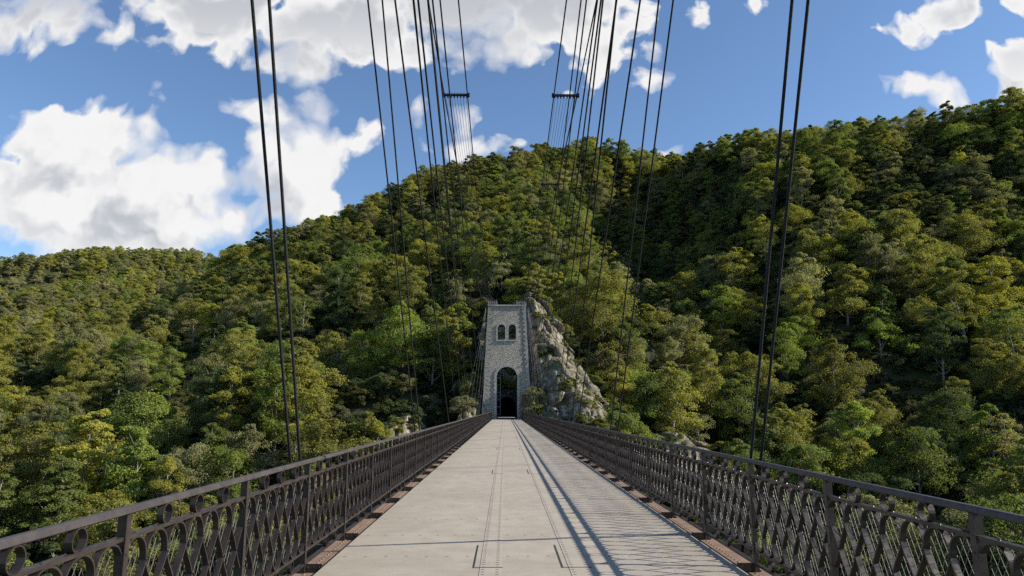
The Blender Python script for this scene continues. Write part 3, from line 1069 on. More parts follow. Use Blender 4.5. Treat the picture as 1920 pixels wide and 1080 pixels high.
def build_tower():
    TY, TH, ZB = Y1 + 0.1, 18.0, -7.0
    dep0, dep1 = 3.6, 2.6
    t = empty("bridge_tower", (0, TY, 0))
    props(t, "tall grey rubble stone tower with arched gateway and two arched windows at the bridge end", "tower")
    hwid = lambda z: 3.86 - (3.86 - 2.98) * z / TH
    bat = lambda z: 0.55 * z / TH          # the face leans back a little
    gate = arch_outline(0.03, 1.64, -0.05, 6.55)
    wins = [arch_outline(-0.86, 0.60, 12.5, 14.4), arch_outline(0.88, 0.60, 12.5, 14.4)]

    # wall: outline with openings, filled and given depth
    bm = bmesh.new()
    loops = []
    gl = [(-hwid(ZB), ZB), (-1.61, ZB), (-1.61, -0.05)] + [(x, z) for x, z in gate[:1:-1]] + [(1.67, -0.05), (1.67, ZB), (hwid(ZB), ZB)]
    outl = gl + [(hwid(z), z) for z in np.linspace(0, TH, 7)] + [(-hwid(z), z) for z in np.linspace(TH, 0, 7)]
    for lp in [outl] + wins:
        vs = [bm.verts.new((x, 0, z)) for x, z in lp]
        for i in range(len(vs)):
            bm.edges.new((vs[i], vs[(i + 1) % len(vs)]))
        loops.append(vs)
    bmesh.ops.triangle_fill(bm, use_beauty=True, use_dissolve=False, edges=bm.edges[:])
    # drop any face lying in an opening
    kill = []
    for f in bm.faces:
        c = f.calc_center_median()
        for x0, x1, z0, z1, zs in ((-1.46, 0.0 - 0.26, 12.5, 15.0, 14.4), (0.28, 1.48, 12.5, 15.0, 14.4)):
            xc, hw = (x0 + x1) / 2, 0.6
            if abs(c.x - xc) < hw and z0 < c.z and (c.z < zs or (c.x - xc) ** 2 + (c.z - zs) ** 2 < hw * hw):
                kill.append(f)
                break
    bmesh.ops.delete(bm, geom=kill, context='FACES_ONLY')
    r = bmesh.ops.extrude_face_region(bm, geom=bm.faces[:])
    ext = [v for v in r['geom'] if isinstance(v, bmesh.types.BMVert)]
    es = set(ext)
    for v in bm.verts:
        z = v.co.z
        v.co.y = (dep0 - bat(z) * 1.0) if v in es else bat(z)
    bmesh.ops.recalc_face_normals(bm, faces=bm.faces[:])
    me = bpy.data.meshes.new("masonry_wall")
    bm.to_mesh(me)
    bm.free()
    me.materials.append(M_RUBBLE)
    link("masonry_wall", me, t)

    # corner quoins of pale stone, long and short in turn
    rnd = random.Random(4)
    for s in (-1, 1):
        mb = MB()
        z, k = -1.0, 0
        while z < TH - 0.25:
            h = rnd.uniform(0.30, 0.42)
            w = (0.62 if k % 2 else 0.36) + rnd.uniform(-0.06, 0.06)
            dpt = (0.36 if k % 2 else 0.62)
            xo = hwid(z) + 0.05
            x0, x1 = sorted((s * (xo - w), s * xo))
            y = bat(z) - 0.05 - rnd.uniform(0, 0.03)
            mb.box((x0, y, z + 0.012), (x1, y + dpt, min(z + h, TH) - 0.012))
            z += h
            k += 1
        link("quoin_column", mb.mesh("quoin_column", [M_DRESSED]), t)

    def surround(name, xc, hw, z0, zs, bw, sill):
        mb = MB()
        z, k = z0, 0
        while z < zs - 0.1:
            h = min(rnd.uniform(0.26, 0.36), zs - z)
            w = bw * (1.25 if k % 2 else 0.85)
            for s in (-1, 1):
                x0, x1 = sorted((xc + s * hw, xc + s * (hw + w)))
                y = bat(z)
                mb.box((x0, y - 0.06 - 0.01 * (k % 2), z + 0.01), (x1, y + 0.4, z + h - 0.01))
            z += h
            k += 1
        nv = max(9, int(math.pi * hw / 0.3) | 1)
        for i in range(nv):
            a0, a1 = math.pi * i / nv + 0.012, math.pi * (i + 1) / nv - 0.012
            ro = hw + bw * (1.0 + 0.12 * (i % 2))
            y = bat(zs + hw * math.sin((a0 + a1) / 2))
            vs = []
            for yy in (y - 0.07, y + 0.4):
                for rr, aa in ((hw, a0), (ro, a0), (ro, a1), (hw, a1)):
                    vs.append((xc + rr * math.cos(aa), yy, zs + rr * math.sin(aa)))
            mb.add(vs, [(0, 1, 2, 3), (7, 6, 5, 4), (0, 4, 5, 1), (1, 5, 6, 2), (2, 6, 7, 3), (3, 7, 4, 0)])
        if sill:
            mb.box((xc - hw - 0.25, bat(z0) - 0.12, z0 - 0.2), (xc + hw + 0.24, bat(z0) + 0.5, z0 - 0.004))
        link(name, mb.mesh(name, [M_DRESSED]), t)

    surround("gate_surround", 0.03, 1.64, 0.0, 6.55, 0.36, False)
    surround("window_surround", -0.86, 0.60, 12.5, 14.4, 0.24, True)
    surround("window_surround", 0.88, 0.60, 12.5, 14.4, 0.24, True)
    mb = MB()
    mb.box((-3.1, bat(TH) - 0.14, TH + 0.003), (3.1, dep0 - bat(TH) + 0.14, TH + 0.22))
    link("coping", mb.mesh("coping", [M_DRESSED]), t)
    # iron saddles carrying the cables
    for s in (-1, 1):
        mb = MB()
        xc = s * 2.3
        mb.box((xc - 0.85, 0.45, TH + 0.225), (xc + 0.85, 2.4, TH + 0.36))
        for k in range(5):
            x = xc - 0.64 + 0.32 * k
            pts = [(y, TH + 0.36 + 0.45 * math.sin(math.pi * (y - 0.6) / 1.7)) for y in np.linspace(0.6, 2.3, 9)]
            mb.ribbon(pts, x - 0.07, x + 0.07, 0.12)
            mb.tube([(x, 1.45, TH + 0.36), (x, 1.45, TH + 1.15)], 0.035, 6)
        link("cable_saddle", mb.mesh("cable_saddle", [M_GALV]), t)


build_tower()

# ladder-like steel gate leaf folded back inside the gateway
o = empty("ladder", (-1.3, Y1 + 1.4, 1.9))
props(o, "pale steel ladder standing against the left side inside the tower gateway", "ladder")
for x in (-0.28, 0.28):
    mb = MB()
    mb.box((x - 0.03, -0.03, -1.9), (x + 0.03, 0.03, 6.2))
    link("stile", mb.mesh("stile", [M_GALV]), o)
for k in range(7):
    mb = MB()
    mb.box((-0.249, -0.025, -1.2 + 1.15 * k), (0.249, 0.025, -1.14 + 1.15 * k))
    link("rung", mb.mesh("rung", [M_GALV]), o)


# ------------------------------------------------------------------ tunnel behind the tower
def build_portal():
    PY = 128.0
    t = empty("tunnel_portal", (0, PY, 0))
    props(t, "dark stone tunnel portal with round arch seen through the tower gateway", "tunnel portal")
    bm = bmesh.new()
    ar = arch_outline(0.05, 1.75, -0.2, 1.95)
    outl = [(-9, -3), (-1.70, -3), (-1.70, -0.2)] + ar[:1:-1] + [(1.80, -0.2), (1.80, -3), (9, -3), (9, 5.1), (-9, 5.1)]
    vs = [bm.verts.new((x, 0, z)) for x, z in outl]
    for i in range(len(vs)):
        bm.edges.new((vs[i], vs[(i + 1) % len(vs)]))
    bmesh.ops.triangle_fill(bm, use_beauty=True, use_dissolve=False, edges=bm.edges[:])
    r = bmesh.ops.extrude_face_region(bm, geom=bm.faces[:])
    for v in r['geom']:
        if isinstance(v, bmesh.types.BMVert): v.co.y += 1.0
    bmesh.ops.recalc_face_normals(bm, faces=bm.faces[:])
    me = bpy.data.meshes.new("portal_wall")
    bm.to_mesh(me)
    bm.free()
    me.materials.append(M_PORTAL)
    link("portal_wall", me, t)
    mb = MB()
    n = len(ar)
    R = lambda x, z: (x * 1.02, z * 1.02)
    va = [(*R(*p)[:1], 1.01, R(*p)[1]) for p in ar] + [(*R(*p)[:1], 20.0, R(*p)[1]) for p in ar]
    fs = [(k, (k + 1) % n, n + (k + 1) % n, n + k) for k in range(1, n)] + [tuple(range(n, 2 * n))]
    mb.add(va, fs)
    link("tunnel_lining", mb.mesh("tunnel_lining", [M_DARKHOLE]), t)


build_portal()
mb = MB()
mb.box((-4.3, Y1 + 3.9, -0.9), (4.3, 128.0, -0.17))
o = link("approach_path", mb.mesh("approach_path", [M_GROUND]))
props(o, "earth path between the tower and the tunnel", "path", kind="structure")


# ------------------------------------------------------------------ rocks
def fbm3(P, scale, octv, seed, ridged=False):
    off = Vector((seed * 13.1, seed * 7.7, seed * 3.3))
    out = np.empty(len(P))
    for i, p in enumerate(P):
        q = Vector(p) * scale + off
        if ridged:
            out[i] = mnoise.ridged_multi_fractal(q, 0.9, 2.1, octv, 1.0, 2.0) - 1.0
        else:
            out[i] = mnoise.fractal(q, 0.9, 2.1, octv)
    return out


ROCK_PTS = []


def rock_sheet(name, poly, nu, nv, amp, seed, label, skirt=6.0):
    """rock face through rows of (px,py,Y) points left to right, rows bottom to top; edges run back into the hill"""
    rows = [[at(*q) for q in row] for row in poly]
    G = np.zeros((nv, nu, 3))
    R = np.array(rows)                      # (r, c, 3)
    r, c = R.shape[:2]
    for j in range(nv):
        fj = j / (nv - 1) * (r - 1)
        j0 = min(int(fj), r - 2)
        for i in range(nu):
            fi = i / (nu - 1) * (c - 1)
            i0 = min(int(fi), c - 2)
            a, b = fi - i0, fj - j0
            G[j, i] = (R[j0, i0] * (1 - a) + R[j0, i0 + 1] * a) * (1 - b) + (R[j0 + 1, i0] * (1 - a) + R[j0 + 1, i0 + 1] * a) * b
    P = G.reshape(-1, 3)
    n1 = fbm3(P * np.array([1, 1, 0.5]), 0.13, 5, seed, True)
    n2 = fbm3(P, 0.30, 6, seed + 5)
    # tilted blocks: each cell of a stretched Worley pattern is a facet with its own offset and slope
    rsd = np.random.RandomState(seed)
    tilt = {}
    blk = np.zeros(len(P))
    for sc, am in ((0.30, 1.0), (0.75, 0.42)):
        for i, p in enumerate(P):
            q = Vector((p[0] * sc + 0.25 * n2[i], p[1] * sc, (p[2] * 0.62 + p[0] * 0.35) * sc + 0.25 * n1[i]))
            dist, pts = mnoise.voronoi(q, distance_metric='DISTANCE', exponent=2.5)
            key = (round(pts[0].x, 3), round(pts[0].y, 3), round(pts[0].z, 3), sc)
            if key not in tilt: tilt[key] = (rsd.uniform(-1, 1), rsd.uniform(-.9, .9), rsd.uniform(-1.1, 0.3))
            o, tx, tz = tilt[key]
            r = q - pts[0]
            crack = max(0.0, 0.10 - (dist[1] - dist[0])) * 5.0
            blk[i] += am * (0.75 * o + tx * r.x + tz * r.z - crack)
    d = amp * (0.55 * n1 + 0.95 * blk + 0.35 * n2)
    P = P.copy()
    P[:, 1] -= d
    P[:, 0] += 0.45 * d + 0.3 * amp * fbm3(P, 0.25, 4, seed + 9)
    P[:, 2] += 0.35 * amp * fbm3(P, 0.3, 4, seed + 11)
    ROCK_PTS.append(P.copy().reshape(nv, nu, 3))
    idx = np.arange(nu * nv).reshape(nv, nu)
    F = list(np.stack([idx[:-1, :-1], idx[:-1, 1:], idx[1:, 1:], idx[1:, :-1]], -1).reshape(-1, 4))
    # skirt
    ring = list(idx[0, :]) + list(idx[1:, -1]) + list(idx[-1, -2::-1]) + list(idx[-2:0:-1, 0])
    k0 = len(P)
    ext = P[ring].copy()
    ext[:, 1] += skirt
    P = np.vstack([P, ext])
    m = len(ring)
    F += [np.array((ring[(k + 1) % m], ring[k], k0 + k, k0 + (k + 1) % m)) for k in range(m)]
    me = np_mesh(name, P, np.array(F), [M_ROCK])
    o = link(name, me)
    props(o, label, "rock", "rock faces around the bridge end")
    return o


rock_sheet("rock_face", [
    [(992, 835, 102), (1050, 835, 99), (1105, 835, 97.5), (1165, 835, 98), (1205, 840, 102)],
    [(988, 760, 106), (1040, 760, 102), (1090, 765, 101), (1130, 770, 102), (1158, 785, 106)],
    [(978, 690, 115), (1015, 690, 108), (1050, 690, 107), (1085, 695, 109), (1112, 715, 115)],
    [(968, 620, 118), (995, 615, 114), (1022, 620, 113.5), (1050, 632, 117), (1074, 655, 123)],
    [(968, 575, 119.5), (985, 562, 117), (1003, 560, 116.5), (1024, 580, 119), (1046, 605, 124)],
    [(972, 552, 121), (983, 545, 119.5), (998, 545, 119), (1012, 560, 121), (1032, 588, 126)],
], 110, 130, 1.25, 3, "tan craggy rock face beside the tower's right flank, with tufts on its ledges", 3.5)
rock_sheet("rock_face", [
    [(840, 840, 103), (860, 840, 103), (885, 840, 103.5), (910, 840, 105)],
    [(858, 775, 107), (872, 768, 107), (892, 768, 108), (918, 768, 112)],
    [(868, 725, 112), (880, 718, 112), (897, 718, 113), (922, 720, 117)],
], 60, 60, 1.1, 8, "mossy rock step at the foot of the tower's left flank", 8.0)
rock_sheet("rock_face", [
    [(690, 850, 100), (730, 850, 100), (770, 850, 101), (810, 850, 103)],
    [(705, 812, 103), (735, 806, 102.5), (765, 804, 103), (795, 808, 105)],
    [(725, 792, 106), (745, 784, 105), (765, 782, 105), (785, 788, 107)],
], 50, 44, 1.0, 14, "small grey rock step low on the left slope near the railing", 7.0)
rock_sheet("rock_face", [
    [(1215, 880, 100), (1250, 880, 99.5), (1300, 880, 100), (1345, 880, 101)],
    [(1225, 844, 101.5), (1255, 836, 101), (1290, 840, 101), (1330, 846, 102)],
    [(1242, 818, 104), (1262, 811, 103), (1290, 820, 103.5), (1318, 832, 105)],
], 50, 40, 0.9, 21, "low brown rock knoll beyond the right railing with grass on top", 7.0)
# rock behind the tower, seen through its right window and above the tunnel
rock_sheet("rock_face", [
    [(895, 745, 129.5), (930, 742, 129.2), (960, 742, 129.2), (1000, 742, 129.5)],
    [(895, 690, 133), (930, 690, 132), (960, 690, 132), (1000, 690, 132)],
    [(895, 640, 137), (930, 640, 136), (960, 635, 134), (1000, 635, 133)],
    [(905, 605, 140), (935, 605, 139), (960, 598, 136), (1000, 598, 135)],
], 50, 60, 0.9, 27, "mossy rock cut above the tunnel mouth behind the tower", 7.0)


# ------------------------------------------------------------------ trees
def unit(v):
    return v / (np.linalg.norm(v, axis=-1, keepdims=True) + 1e-9)


def make_tree(name, seed, H, R, style, nlobe=10, ncl=8, nleaf=85, leaf=0.21, base=0.25, flat=0.5, bare=0.0):
    """trunk with limbs (one mesh) and a crown of small leaf sprays (one mesh); foot at the origin"""
    rs = np.random.RandomState(seed)
    tr = MB()
    lean = rs.uniform(-0.06, 0.06, 2)
    tp = [(lean[0] * H * t + 0.15 * math.sin(3 * t + seed), lean[1] * H * t + 0.12 * math.cos(2 * t + seed), H * 0.86 * t) for t in np.linspace(0, 1, 8)]
    tp[0] = (tp[0][0], tp[0][1], -1.2)
    r0 = 0.017 * H
    tr.tube(tp, [r0 * (1 - 0.9 * t) + 0.02 for t in np.linspace(0, 1, 8)], 6)
    trunk_at = lambda z: np.array([np.interp(z, [p[2] for p in tp], [p[k] for p in tp]) for k in range(3)])

    def env(t):                      # crown radius by relative height in the crown
        if style == 'dome': return R * math.sqrt(max(0, 1 - ((t - 0.38) / 0.64) ** 2))
        if style == 'oval': return R * math.sqrt(max(0, 1 - ((t - 0.45) / 0.56) ** 2)) * 0.95
        if style == 'layer': return R * (1.02 - 0.75 * t ** 1.6) * (0.84 + 0.16 * math.sin(t * 17))
        if style == 'cone': return R * (1.0 - t) ** 0.85 + 0.15
        if style == 'bush': return R * math.sqrt(max(0, 1 - ((t - 0.25) / 0.76) ** 2))
        return R * (0.65 + 0.5 * rs.rand()) * math.sqrt(max(0.05, 1 - ((t - 0.45) / 0.6) ** 2))

    cz0 = base * H
    C, A, Bz, W = [], [], [], []
    ga = rs.uniform(0, 6.28)
    for i in range(nlobe):
        t = (i + 0.5) / nlobe
        t = 0.04 + 0.93 * t
        z = cz0 + (H - cz0) * t
        rr = env(t)
        ang = ga + i * 2.399 + rs.uniform(-0.4, 0.4)
        ro = rr * rs.uniform(0.38, 0.80)
        cen = trunk_at(z) * [1, 1, 0] + np.array([math.cos(ang) * ro, math.sin(ang) * ro, z + rs.uniform(-0.05, 0.05) * H])
        if t > 0.9: cen = trunk_at(z) * [1, 1, 0] + np.array([rs.uniform(-.3, .3), rs.uniform(-.3, .3), z - 0.2])
        lob = max(0.5, rr * rs.uniform(0.34, 0.60))
        # limb from the trunk
        za = max(cz0 * 0.8, z - rr * 0.75 - 0.3)
        a = trunk_at(min(za, H * 0.82))
        mid = (a + cen) / 2 + np.array([0, 0, -0.12 * rr])
        lr = r0 * (0.42 - 0.25 * t)
        tr.tube([a, mid, cen], [lr, lr * 0.7, lr * 0.35], 5, 0, False)
        for j in range(ncl):
            v = unit(rs.normal(size=3))
            v[2] = abs(v[2]) * 0.9 - 0.25 if style != 'cone' else v[2] * 0.25
            q = cen + v * lob * np.array([1.0, 1.0, 0.95]) * rs.uniform(0.50, 1.0) * (1.35 if rs.rand() < 0.15 else 1.0)
            if j % 2 == 0:
                tr.tube([cen, (cen + q) / 2 + rs.normal(size=3) * 0.08, q + v * 0.25], [lr * 0.34, lr * 0.24, 0.012], 4, 0, False)
            if rs.rand() < bare: continue
            C.append(q)
            a_ = lob * rs.uniform(0.42, 0.68)
            A.append(a_)
            Bz.append(a_ * flat * rs.uniform(0.7, 1.25))
            W.append(v)
    C, A, Bz, W = map(np.array, (C, A, Bz, W))
    nc = len(C)
    n = nc * nleaf
    ci = np.repeat(np.arange(nc), nleaf)
    u = unit(rs.normal(size=(n, 3)))
    rad = rs.rand(n) ** 0.45 * (1 + 0.25 * (rs.rand(n) ** 6))
    off = u * rad[:, None] * np.stack([A[ci], A[ci], Bz[ci]], 1)
    # sprays sag a little toward their outer ends
    P = C[ci] + off
    P[:, 2] -= 0.10 * (off[:, 0] ** 2 + off[:, 1] ** 2) / np.maximum(A[ci], .3)
    outw = unit(P - np.array([0, 0, cz0 + (H - cz0) * 0.35]))
    lobc = unit(off / np.stack([A[ci], A[ci], Bz[ci]], 1))
    nr = unit(np.array([0, 0, 0.28]) + 0.50 * outw + 0.50 * lobc + rs.normal(size=(n, 3)) * 0.50)
    ax = unit(np.cross(nr, rs.normal(size=(n, 3))))
    bx = np.cross(nr, ax)
    sz = leaf * rs.uniform(0.55, 1.35, n)
    l, w = sz[:, None], (sz * rs.uniform(0.42, 0.62, n))[:, None]
    fold = nr * (sz * 0.16)[:, None]
    V = np.stack([P - ax * l, P - bx * w + fold + ax * l * 0.1, P + ax * l, P + bx * w + fold + ax * l * 0.1], 1).reshape(-1, 3)
    F = np.arange(n * 4).reshape(-1, 4)
    me = np_mesh(name + "_crown", V, F, [M_LEAF])
    # leaf colour: brightness by leaf and by spray; autumn turning by spray
    cb = rs.rand(nc)
    cy = np.clip(rs.normal(0.15, 0.3, nc), 0, 1)
    br = np.clip(0.45 * cb[ci] + 0.55 * rs.rand(n), 0, 1)
    ye = np.clip(cy[ci] + rs.normal(0, 0.12, n), 0, 1)
    att = me.attributes.new('vary', 'FLOAT_COLOR', 'FACE')
    att.data.foreach_set('color', np.stack([br, ye, br * 0, br * 0 + 1], 1).astype(np.float32).ravel())
    return tr.mesh(name + "_trunk", [M_BARK], True), me


#            name            seed H    R    style   lobes cl leaf-n size base flat bare   words
PROTO_SPEC = [
    ("beech", 1, 13.0, 5.6, 'dome', 18, 9, 120, 0.165, 0.13, 0.70, 0.0, "rounded"),
    ("beech", 2, 15.0, 4.9, 'oval', 19, 9, 120, 0.165, 0.13, 0.70, 0.03, "tall oval"),
    ("beech", 3, 12.5, 5.8, 'layer', 17, 9, 120, 0.165, 0.14, 0.62, 0.05, "layered"),
    ("oak", 4, 12.0, 5.5, 'ragged', 16, 9, 120, 0.165, 0.16, 0.70, 0.06, "ragged"),
    ("ash", 5, 15.5, 4.0, 'oval', 17, 8, 110, 0.165, 0.20, 0.75, 0.10, "slender"),
    ("hornbeam", 6, 12.5, 5.0, 'layer', 18, 9, 120, 0.16, 0.12, 0.60, 0.04, "tiered"),
    ("maple", 7, 11.0, 5.2, 'dome', 16, 9, 130, 0.165, 0.10, 0.80, 0.02, "bushy"),
    ("thin", 8, 12.5, 3.8, 'ragged', 13, 8, 55, 0.15, 0.26, 0.6, 0.35, "sparse"),
    ("fir", 9, 13.5, 2.9, 'cone', 26, 8, 70, 0.17, 0.10, 0.30, 0.0, "pointed"),
    ("bush", 10, 3.4, 2.2, 'bush', 10, 8, 110, 0.115, 0.05, 0.75, 0.0, "low bushy"),
    ("young", 11, 7.0, 2.5, 'oval', 12, 8, 100, 0.14, 0.14, 0.65, 0.05, "young"),
    ("oak", 12, 13.5, 5.0, 'ragged', 18, 9, 115, 0.165, 0.20, 0.62, 0.08, "open-crowned"),
    ("lime", 13, 16.0, 4.3, 'oval', 20, 8, 115, 0.16, 0.16, 0.60, 0.08, "upright"),
    ("beech", 14, 14.0, 5.2, 'layer', 19, 9, 115, 0.165, 0.15, 0.55, 0.04, "feathery"),
]
PROTO = []
for (nm, sd0, H, R, sty, nl, nc_, nlf, lf, bs, fl, br_, word) in PROTO_SPEC:
    tm, cm = make_tree(nm, sd0, H, R, sty, nl, nc_, nlf, lf, bs, fl, br_)
    PROTO.append(dict(trunk=tm, crown=cm, H=H, R=R, word=word))
I_FIR, I_BUSH, I_YOUNG, I_THIN = 8, 9, 10, 7

TINTS = [  # leaf base colours and what one would call them
    ((0.218, 0.220, 0.058), "olive-green"),
    ((0.154, 0.190, 0.052), "mid-green"),
    ((0.282, 0.280, 0.056), "yellow-green"),
    ((0.084, 0.114, 0.042), "dark green"),
    ((0.232, 0.236, 0.118), "grey-green"),
    ((0.250, 0.218, 0.110), "brownish"),
    ((0.200, 0.252, 0.052), "bright green"),
]
TINT_W = [0.30, 0.22, 0.13, 0.12, 0.14, 0.015, 0.075]


def rock_hole(px, py):
    """photo areas where bare rock, the tower or grass shows instead of trees"""
    for poly in (((958, 540), (1005, 535), (1035, 600), (1075, 670), (1135, 770), (1180, 850), (965, 850)),
                 ((850, 850), (862, 740), (925, 700), (925, 850)),
                 ((700, 850), (715, 790), (745, 760), (800, 765), (815, 850)),
                 ((1222, 880), (1240, 808), (1320, 815), (1345, 880)),
                 ((915, 560), (1000, 560), (1000, 800), (915, 800))):
        ins = False
        m = len(poly)
        for i in range(m):
            x1, y1 = poly[i]
            x2, y2 = poly[(i + 1) % m]
            if (y1 > py) != (y2 > py) and px < (x2 - x1) * (py - y1) / (y2 - y1) + x1:
                ins = not ins
        if ins: return True
    return False


def scatter():
    rs = np.random.RandomState(11)
    T = []
    sp = 5.7
    gx, gy = np.meshgrid(np.arange(-440, 440, sp), np.arange(34, 700, sp))
    X = (gx + rs.uniform(-0.46, 0.46, gx.shape) * sp).ravel()
    Y = (gy + rs.uniform(-0.46, 0.46, gy.shape) * sp).ravel()
    keep = (np.abs(X - 0) < 0.95 * Y + 40)
    # wider spacing far away, where crowns merge
    far = Y > 330
    keep &= rs.rand(len(X)) > 0.05
    X, Y = X[keep], Y[keep]
    Z = ground_z(X, Y)
    # stand groups: neighbouring trees tend to be alike in size, kind and colour
    gap = vnoise(X, Y, 15, 9)
    n1, n2, n3 = vnoise(X, Y, 38, 5), vnoise(X, Y, 26, 6), vnoise(X, Y, 31, 7)
    for i in range(len(X)):
        x, y, z = X[i], Y[i], Z[i]
        if abs(x) < 10.5 and y < 106: continue
        if abs(x) < 5.5 and y < 134: continue
        if 2 < x < 27 and 123 < y < 136: continue
        if n3[i] < 0.22 and n2[i] < 0.5 and rs.rand() < 0.5: continue
        px, py, dep = proj((x, y, z + 4))
        if dep < 5: continue
        if y < 150 and 610 < px < 880 and 600 + (880 - px) * 0.18 < py < 790 and rs.rand() < 0.62: continue     # steep grassy slope left of the tower
        if y < 190 and gap[i] < 0.42 and rs.rand() < 0.8: continue
        s = (0.57 if y < 330 else 0.64) + 0.40 * n1[i] + (rs.uniform(-0.16, 0.24) if y < 200 else rs.uniform(-0.09, 0.13))
        r = rs.rand()
        if r < 0.035: k = I_FIR
        elif r < 0.09: k = I_THIN
        elif r < 0.17: k = I_YOUNG
        elif rs.rand() < 0.45: k = (3, 12, 4, 13, 2, 11, 5, 1)[int(np.clip((n2[i] * 1.5 - 0.25) * 8, 0, 7.99))]
        else: k = int(rs.choice([0, 1, 2, 3, 4, 5, 6, 11, 12, 13], p=[.07, .11, .11, .13, .12, .08, .05, .11, .12, .10]))
        rock = rock_hole(px, py) and y < 150
        if rock:
            if rs.rand() < 0.75: k, s = I_BUSH, rs.uniform(0.4, 0.9)
            else: continue
        w = np.array(TINT_W) * (0.35 + 1.3 * np.array([n3[i], 1 - n3[i], n1[i], 1 - n1[i], n2[i], .6, n3[i]]))
        ti = rs.choice(len(TINTS), p=w / w.sum())
        if y > 330: ti = int(rs.choice([0, 0, 4, 4, 2, 1]))      # far hill tinted an even pale olive, haze put into the leaf colour
        if k == I_FIR: ti = 3
        if k == I_THIN and rs.rand() < 0.5: ti = rs.choice([4, 5])
        T.append(dict(x=x, y=y, z=z - 0.2, s=s, k=k, ti=ti, rz=rs.uniform(0, 6.28), sx=rs.uniform(0.88, 1.14), j=rs.uniform(0.82, 1.2) * (1.25 if y > 330 else 1.0), rx=rs.uniform(-.06, .06), ry=rs.uniform(-.06, .06)))  # trees of the far hill also lightened in colour, standing in for haze
    return T


TREES = scatter()
# a few of the trees one notices first, set where they stand
for (px, py, Y, k, s, ti) in [
    (1130, 600, 128, 0, 1.25, 0), (1165, 690, 121, 6, 1.15, 0), (1215, 740, 112, 3, 0.95, 1),
    (980, 520, 150, 6, 1.05, 2), (1250, 690, 124, 4, 0.85, 4), (470, 660, 112, 7, 1.0, 5), (900, 560, 121, 8, 0.42, 6),
    (380, 780, 92, 0, 0.95, 4), (600, 830, 88, 6, 1.0, 0), (1520, 690, 108, 6, 0.7, 2), (1080, 560, 134, 0, 1.0, 0),
    (50, 960, 66, 6, 1.0, 5), (230, 930, 78, 3, 0.9, 0), (1620, 860, 80, 11, 1.0, 4), (1700, 850, 80, 3, 0.95, 4), (1780, 880, 77, 11, 0.9, 4), (1890, 900, 73, 3, 0.9, 4), (1530, 880, 82, 5, 0.8, 4),
    (1250, 760, 116, 12, 0.7, 4), (1310, 790, 112, 7, 0.9, 4),
]:
    p = at(px, py, Y)
    gz = float(ground_z(p[0], p[1])[0])
    TREES.append(dict(x=p[0], y=p[1], z=gz - 0.2, s=s * 0.85, k=k, ti=ti, rz=px * 0.37, sx=1.0, j=1.0, rx=0.0, ry=0.0))

# what the camera can see of each tree: march its sight line over the canopy
P = np.array([[t['x'], t['y'], t['z'] + PROTO[t['k']]['H'] * t['s'] * 0.72] for t in TREES])
PX, PY, DEP = proj(P)
SIZE = np.array([PROTO[t['k']]['R'] * t['s'] for t in TREES]) * 2 * FPX / DEP
INF = (PX > -30) & (PX < 1950) & (PY > -40) & (PY < 1130)
vis = np.ones(len(TREES), bool)
for f in np.linspace(0.25, 0.97, 25):
    Q = CAM_P + (P - CAM_P) * f
    g = ground_z(Q[:, 0], Q[:, 1])
    vis &= (Q[:, 2] > g + 5.0) | (Q[:, 1] < 45)
DECKHIDE = (PY > 790 + np.abs(PX - 947) * 0.25) & (np.abs(PX - 947) < (PY - 765) * 1.3)
inview = INF & vis & ~DECKHIDE
big = np.array([t['k'] != I_BUSH for t in TREES])
order = np.argsort(-np.where(inview & big, SIZE, 0))
NEAR_SET = [int(i) for i in order[:300]]
print("trees", len(TREES), "in view", int((inview & big).sum()), "smallest individual px", SIZE[order[299]])

# labels for the trees one can point at
COLS = [(120, "at far left"), (260, "left of near left cables"), (440, "just left of near left cables"), (575, "behind near left cables"),
        (690, "between left cable pairs"), (790, "behind second left cables"), (880, "behind left cable fan"), (1020, "behind stone tower"),
        (1110, "behind right cable fan"), (1240, "behind second right cables"), (1390, "between right cable pairs"),
        (1530, "behind near right cables"), (1680, "just right of near right cables"), (1800, "well right of near right cables"), (9999, "at far right")]
ROWS = [(300, "on the crest"), (420, "high up"), (530, "upper slope"), (620, "mid slope"), (710, "lower slope"), (800, "low down"), (890, "above the railing"), (9999, "beyond the railing")]
pend = {}
for i in NEAR_SET:
    t = TREES[i]
    c = next(w for lim, w in COLS if PX[i] < lim)
    r = next(w for lim, w in ROWS if PY[i] < lim)
    szw = "big " if SIZE[i] > 105 else ("small " if SIZE[i] < 62 else "")
    pend.setdefault(f"{szw}{TINTS[t['ti']][1]} {PROTO[t['k']]['word']} tree {r} {c}", []).append(i)
LABEL = {}
for lab, ids in pend.items():
    if len(ids) == 1:
        LABEL[ids[0]] = lab
    elif len(ids) == 2:
        a, b = sorted(ids, key=lambda i: PX[i])
        LABEL[a], LABEL[b] = lab + ", left one", lab + ", right one"
    else:
        for q, i in enumerate(sorted(ids, key=lambda i: PX[i])):
            LABEL[i] = lab + ", " + ["first", "second", "third", "fourth", "fifth", "sixth", "seventh", "eighth"][min(q, 7)] + " from left"


def words(t):
    return len(t.replace("-", " ").replace(",", " ").split())


for i in LABEL:                       # keep every label short enough to read
    for old, new in ((PROTO[TREES[i]['k']]['word'] + " tree", "tree"), (" near left cables", " left cables"), (" near right cables", " right cables"), (" from left", "")):
        if words(LABEL[i]) > 16: LABEL[i] = LABEL[i].replace(old, new)


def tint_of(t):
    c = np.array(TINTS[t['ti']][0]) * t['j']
    return [float(v) for v in c]


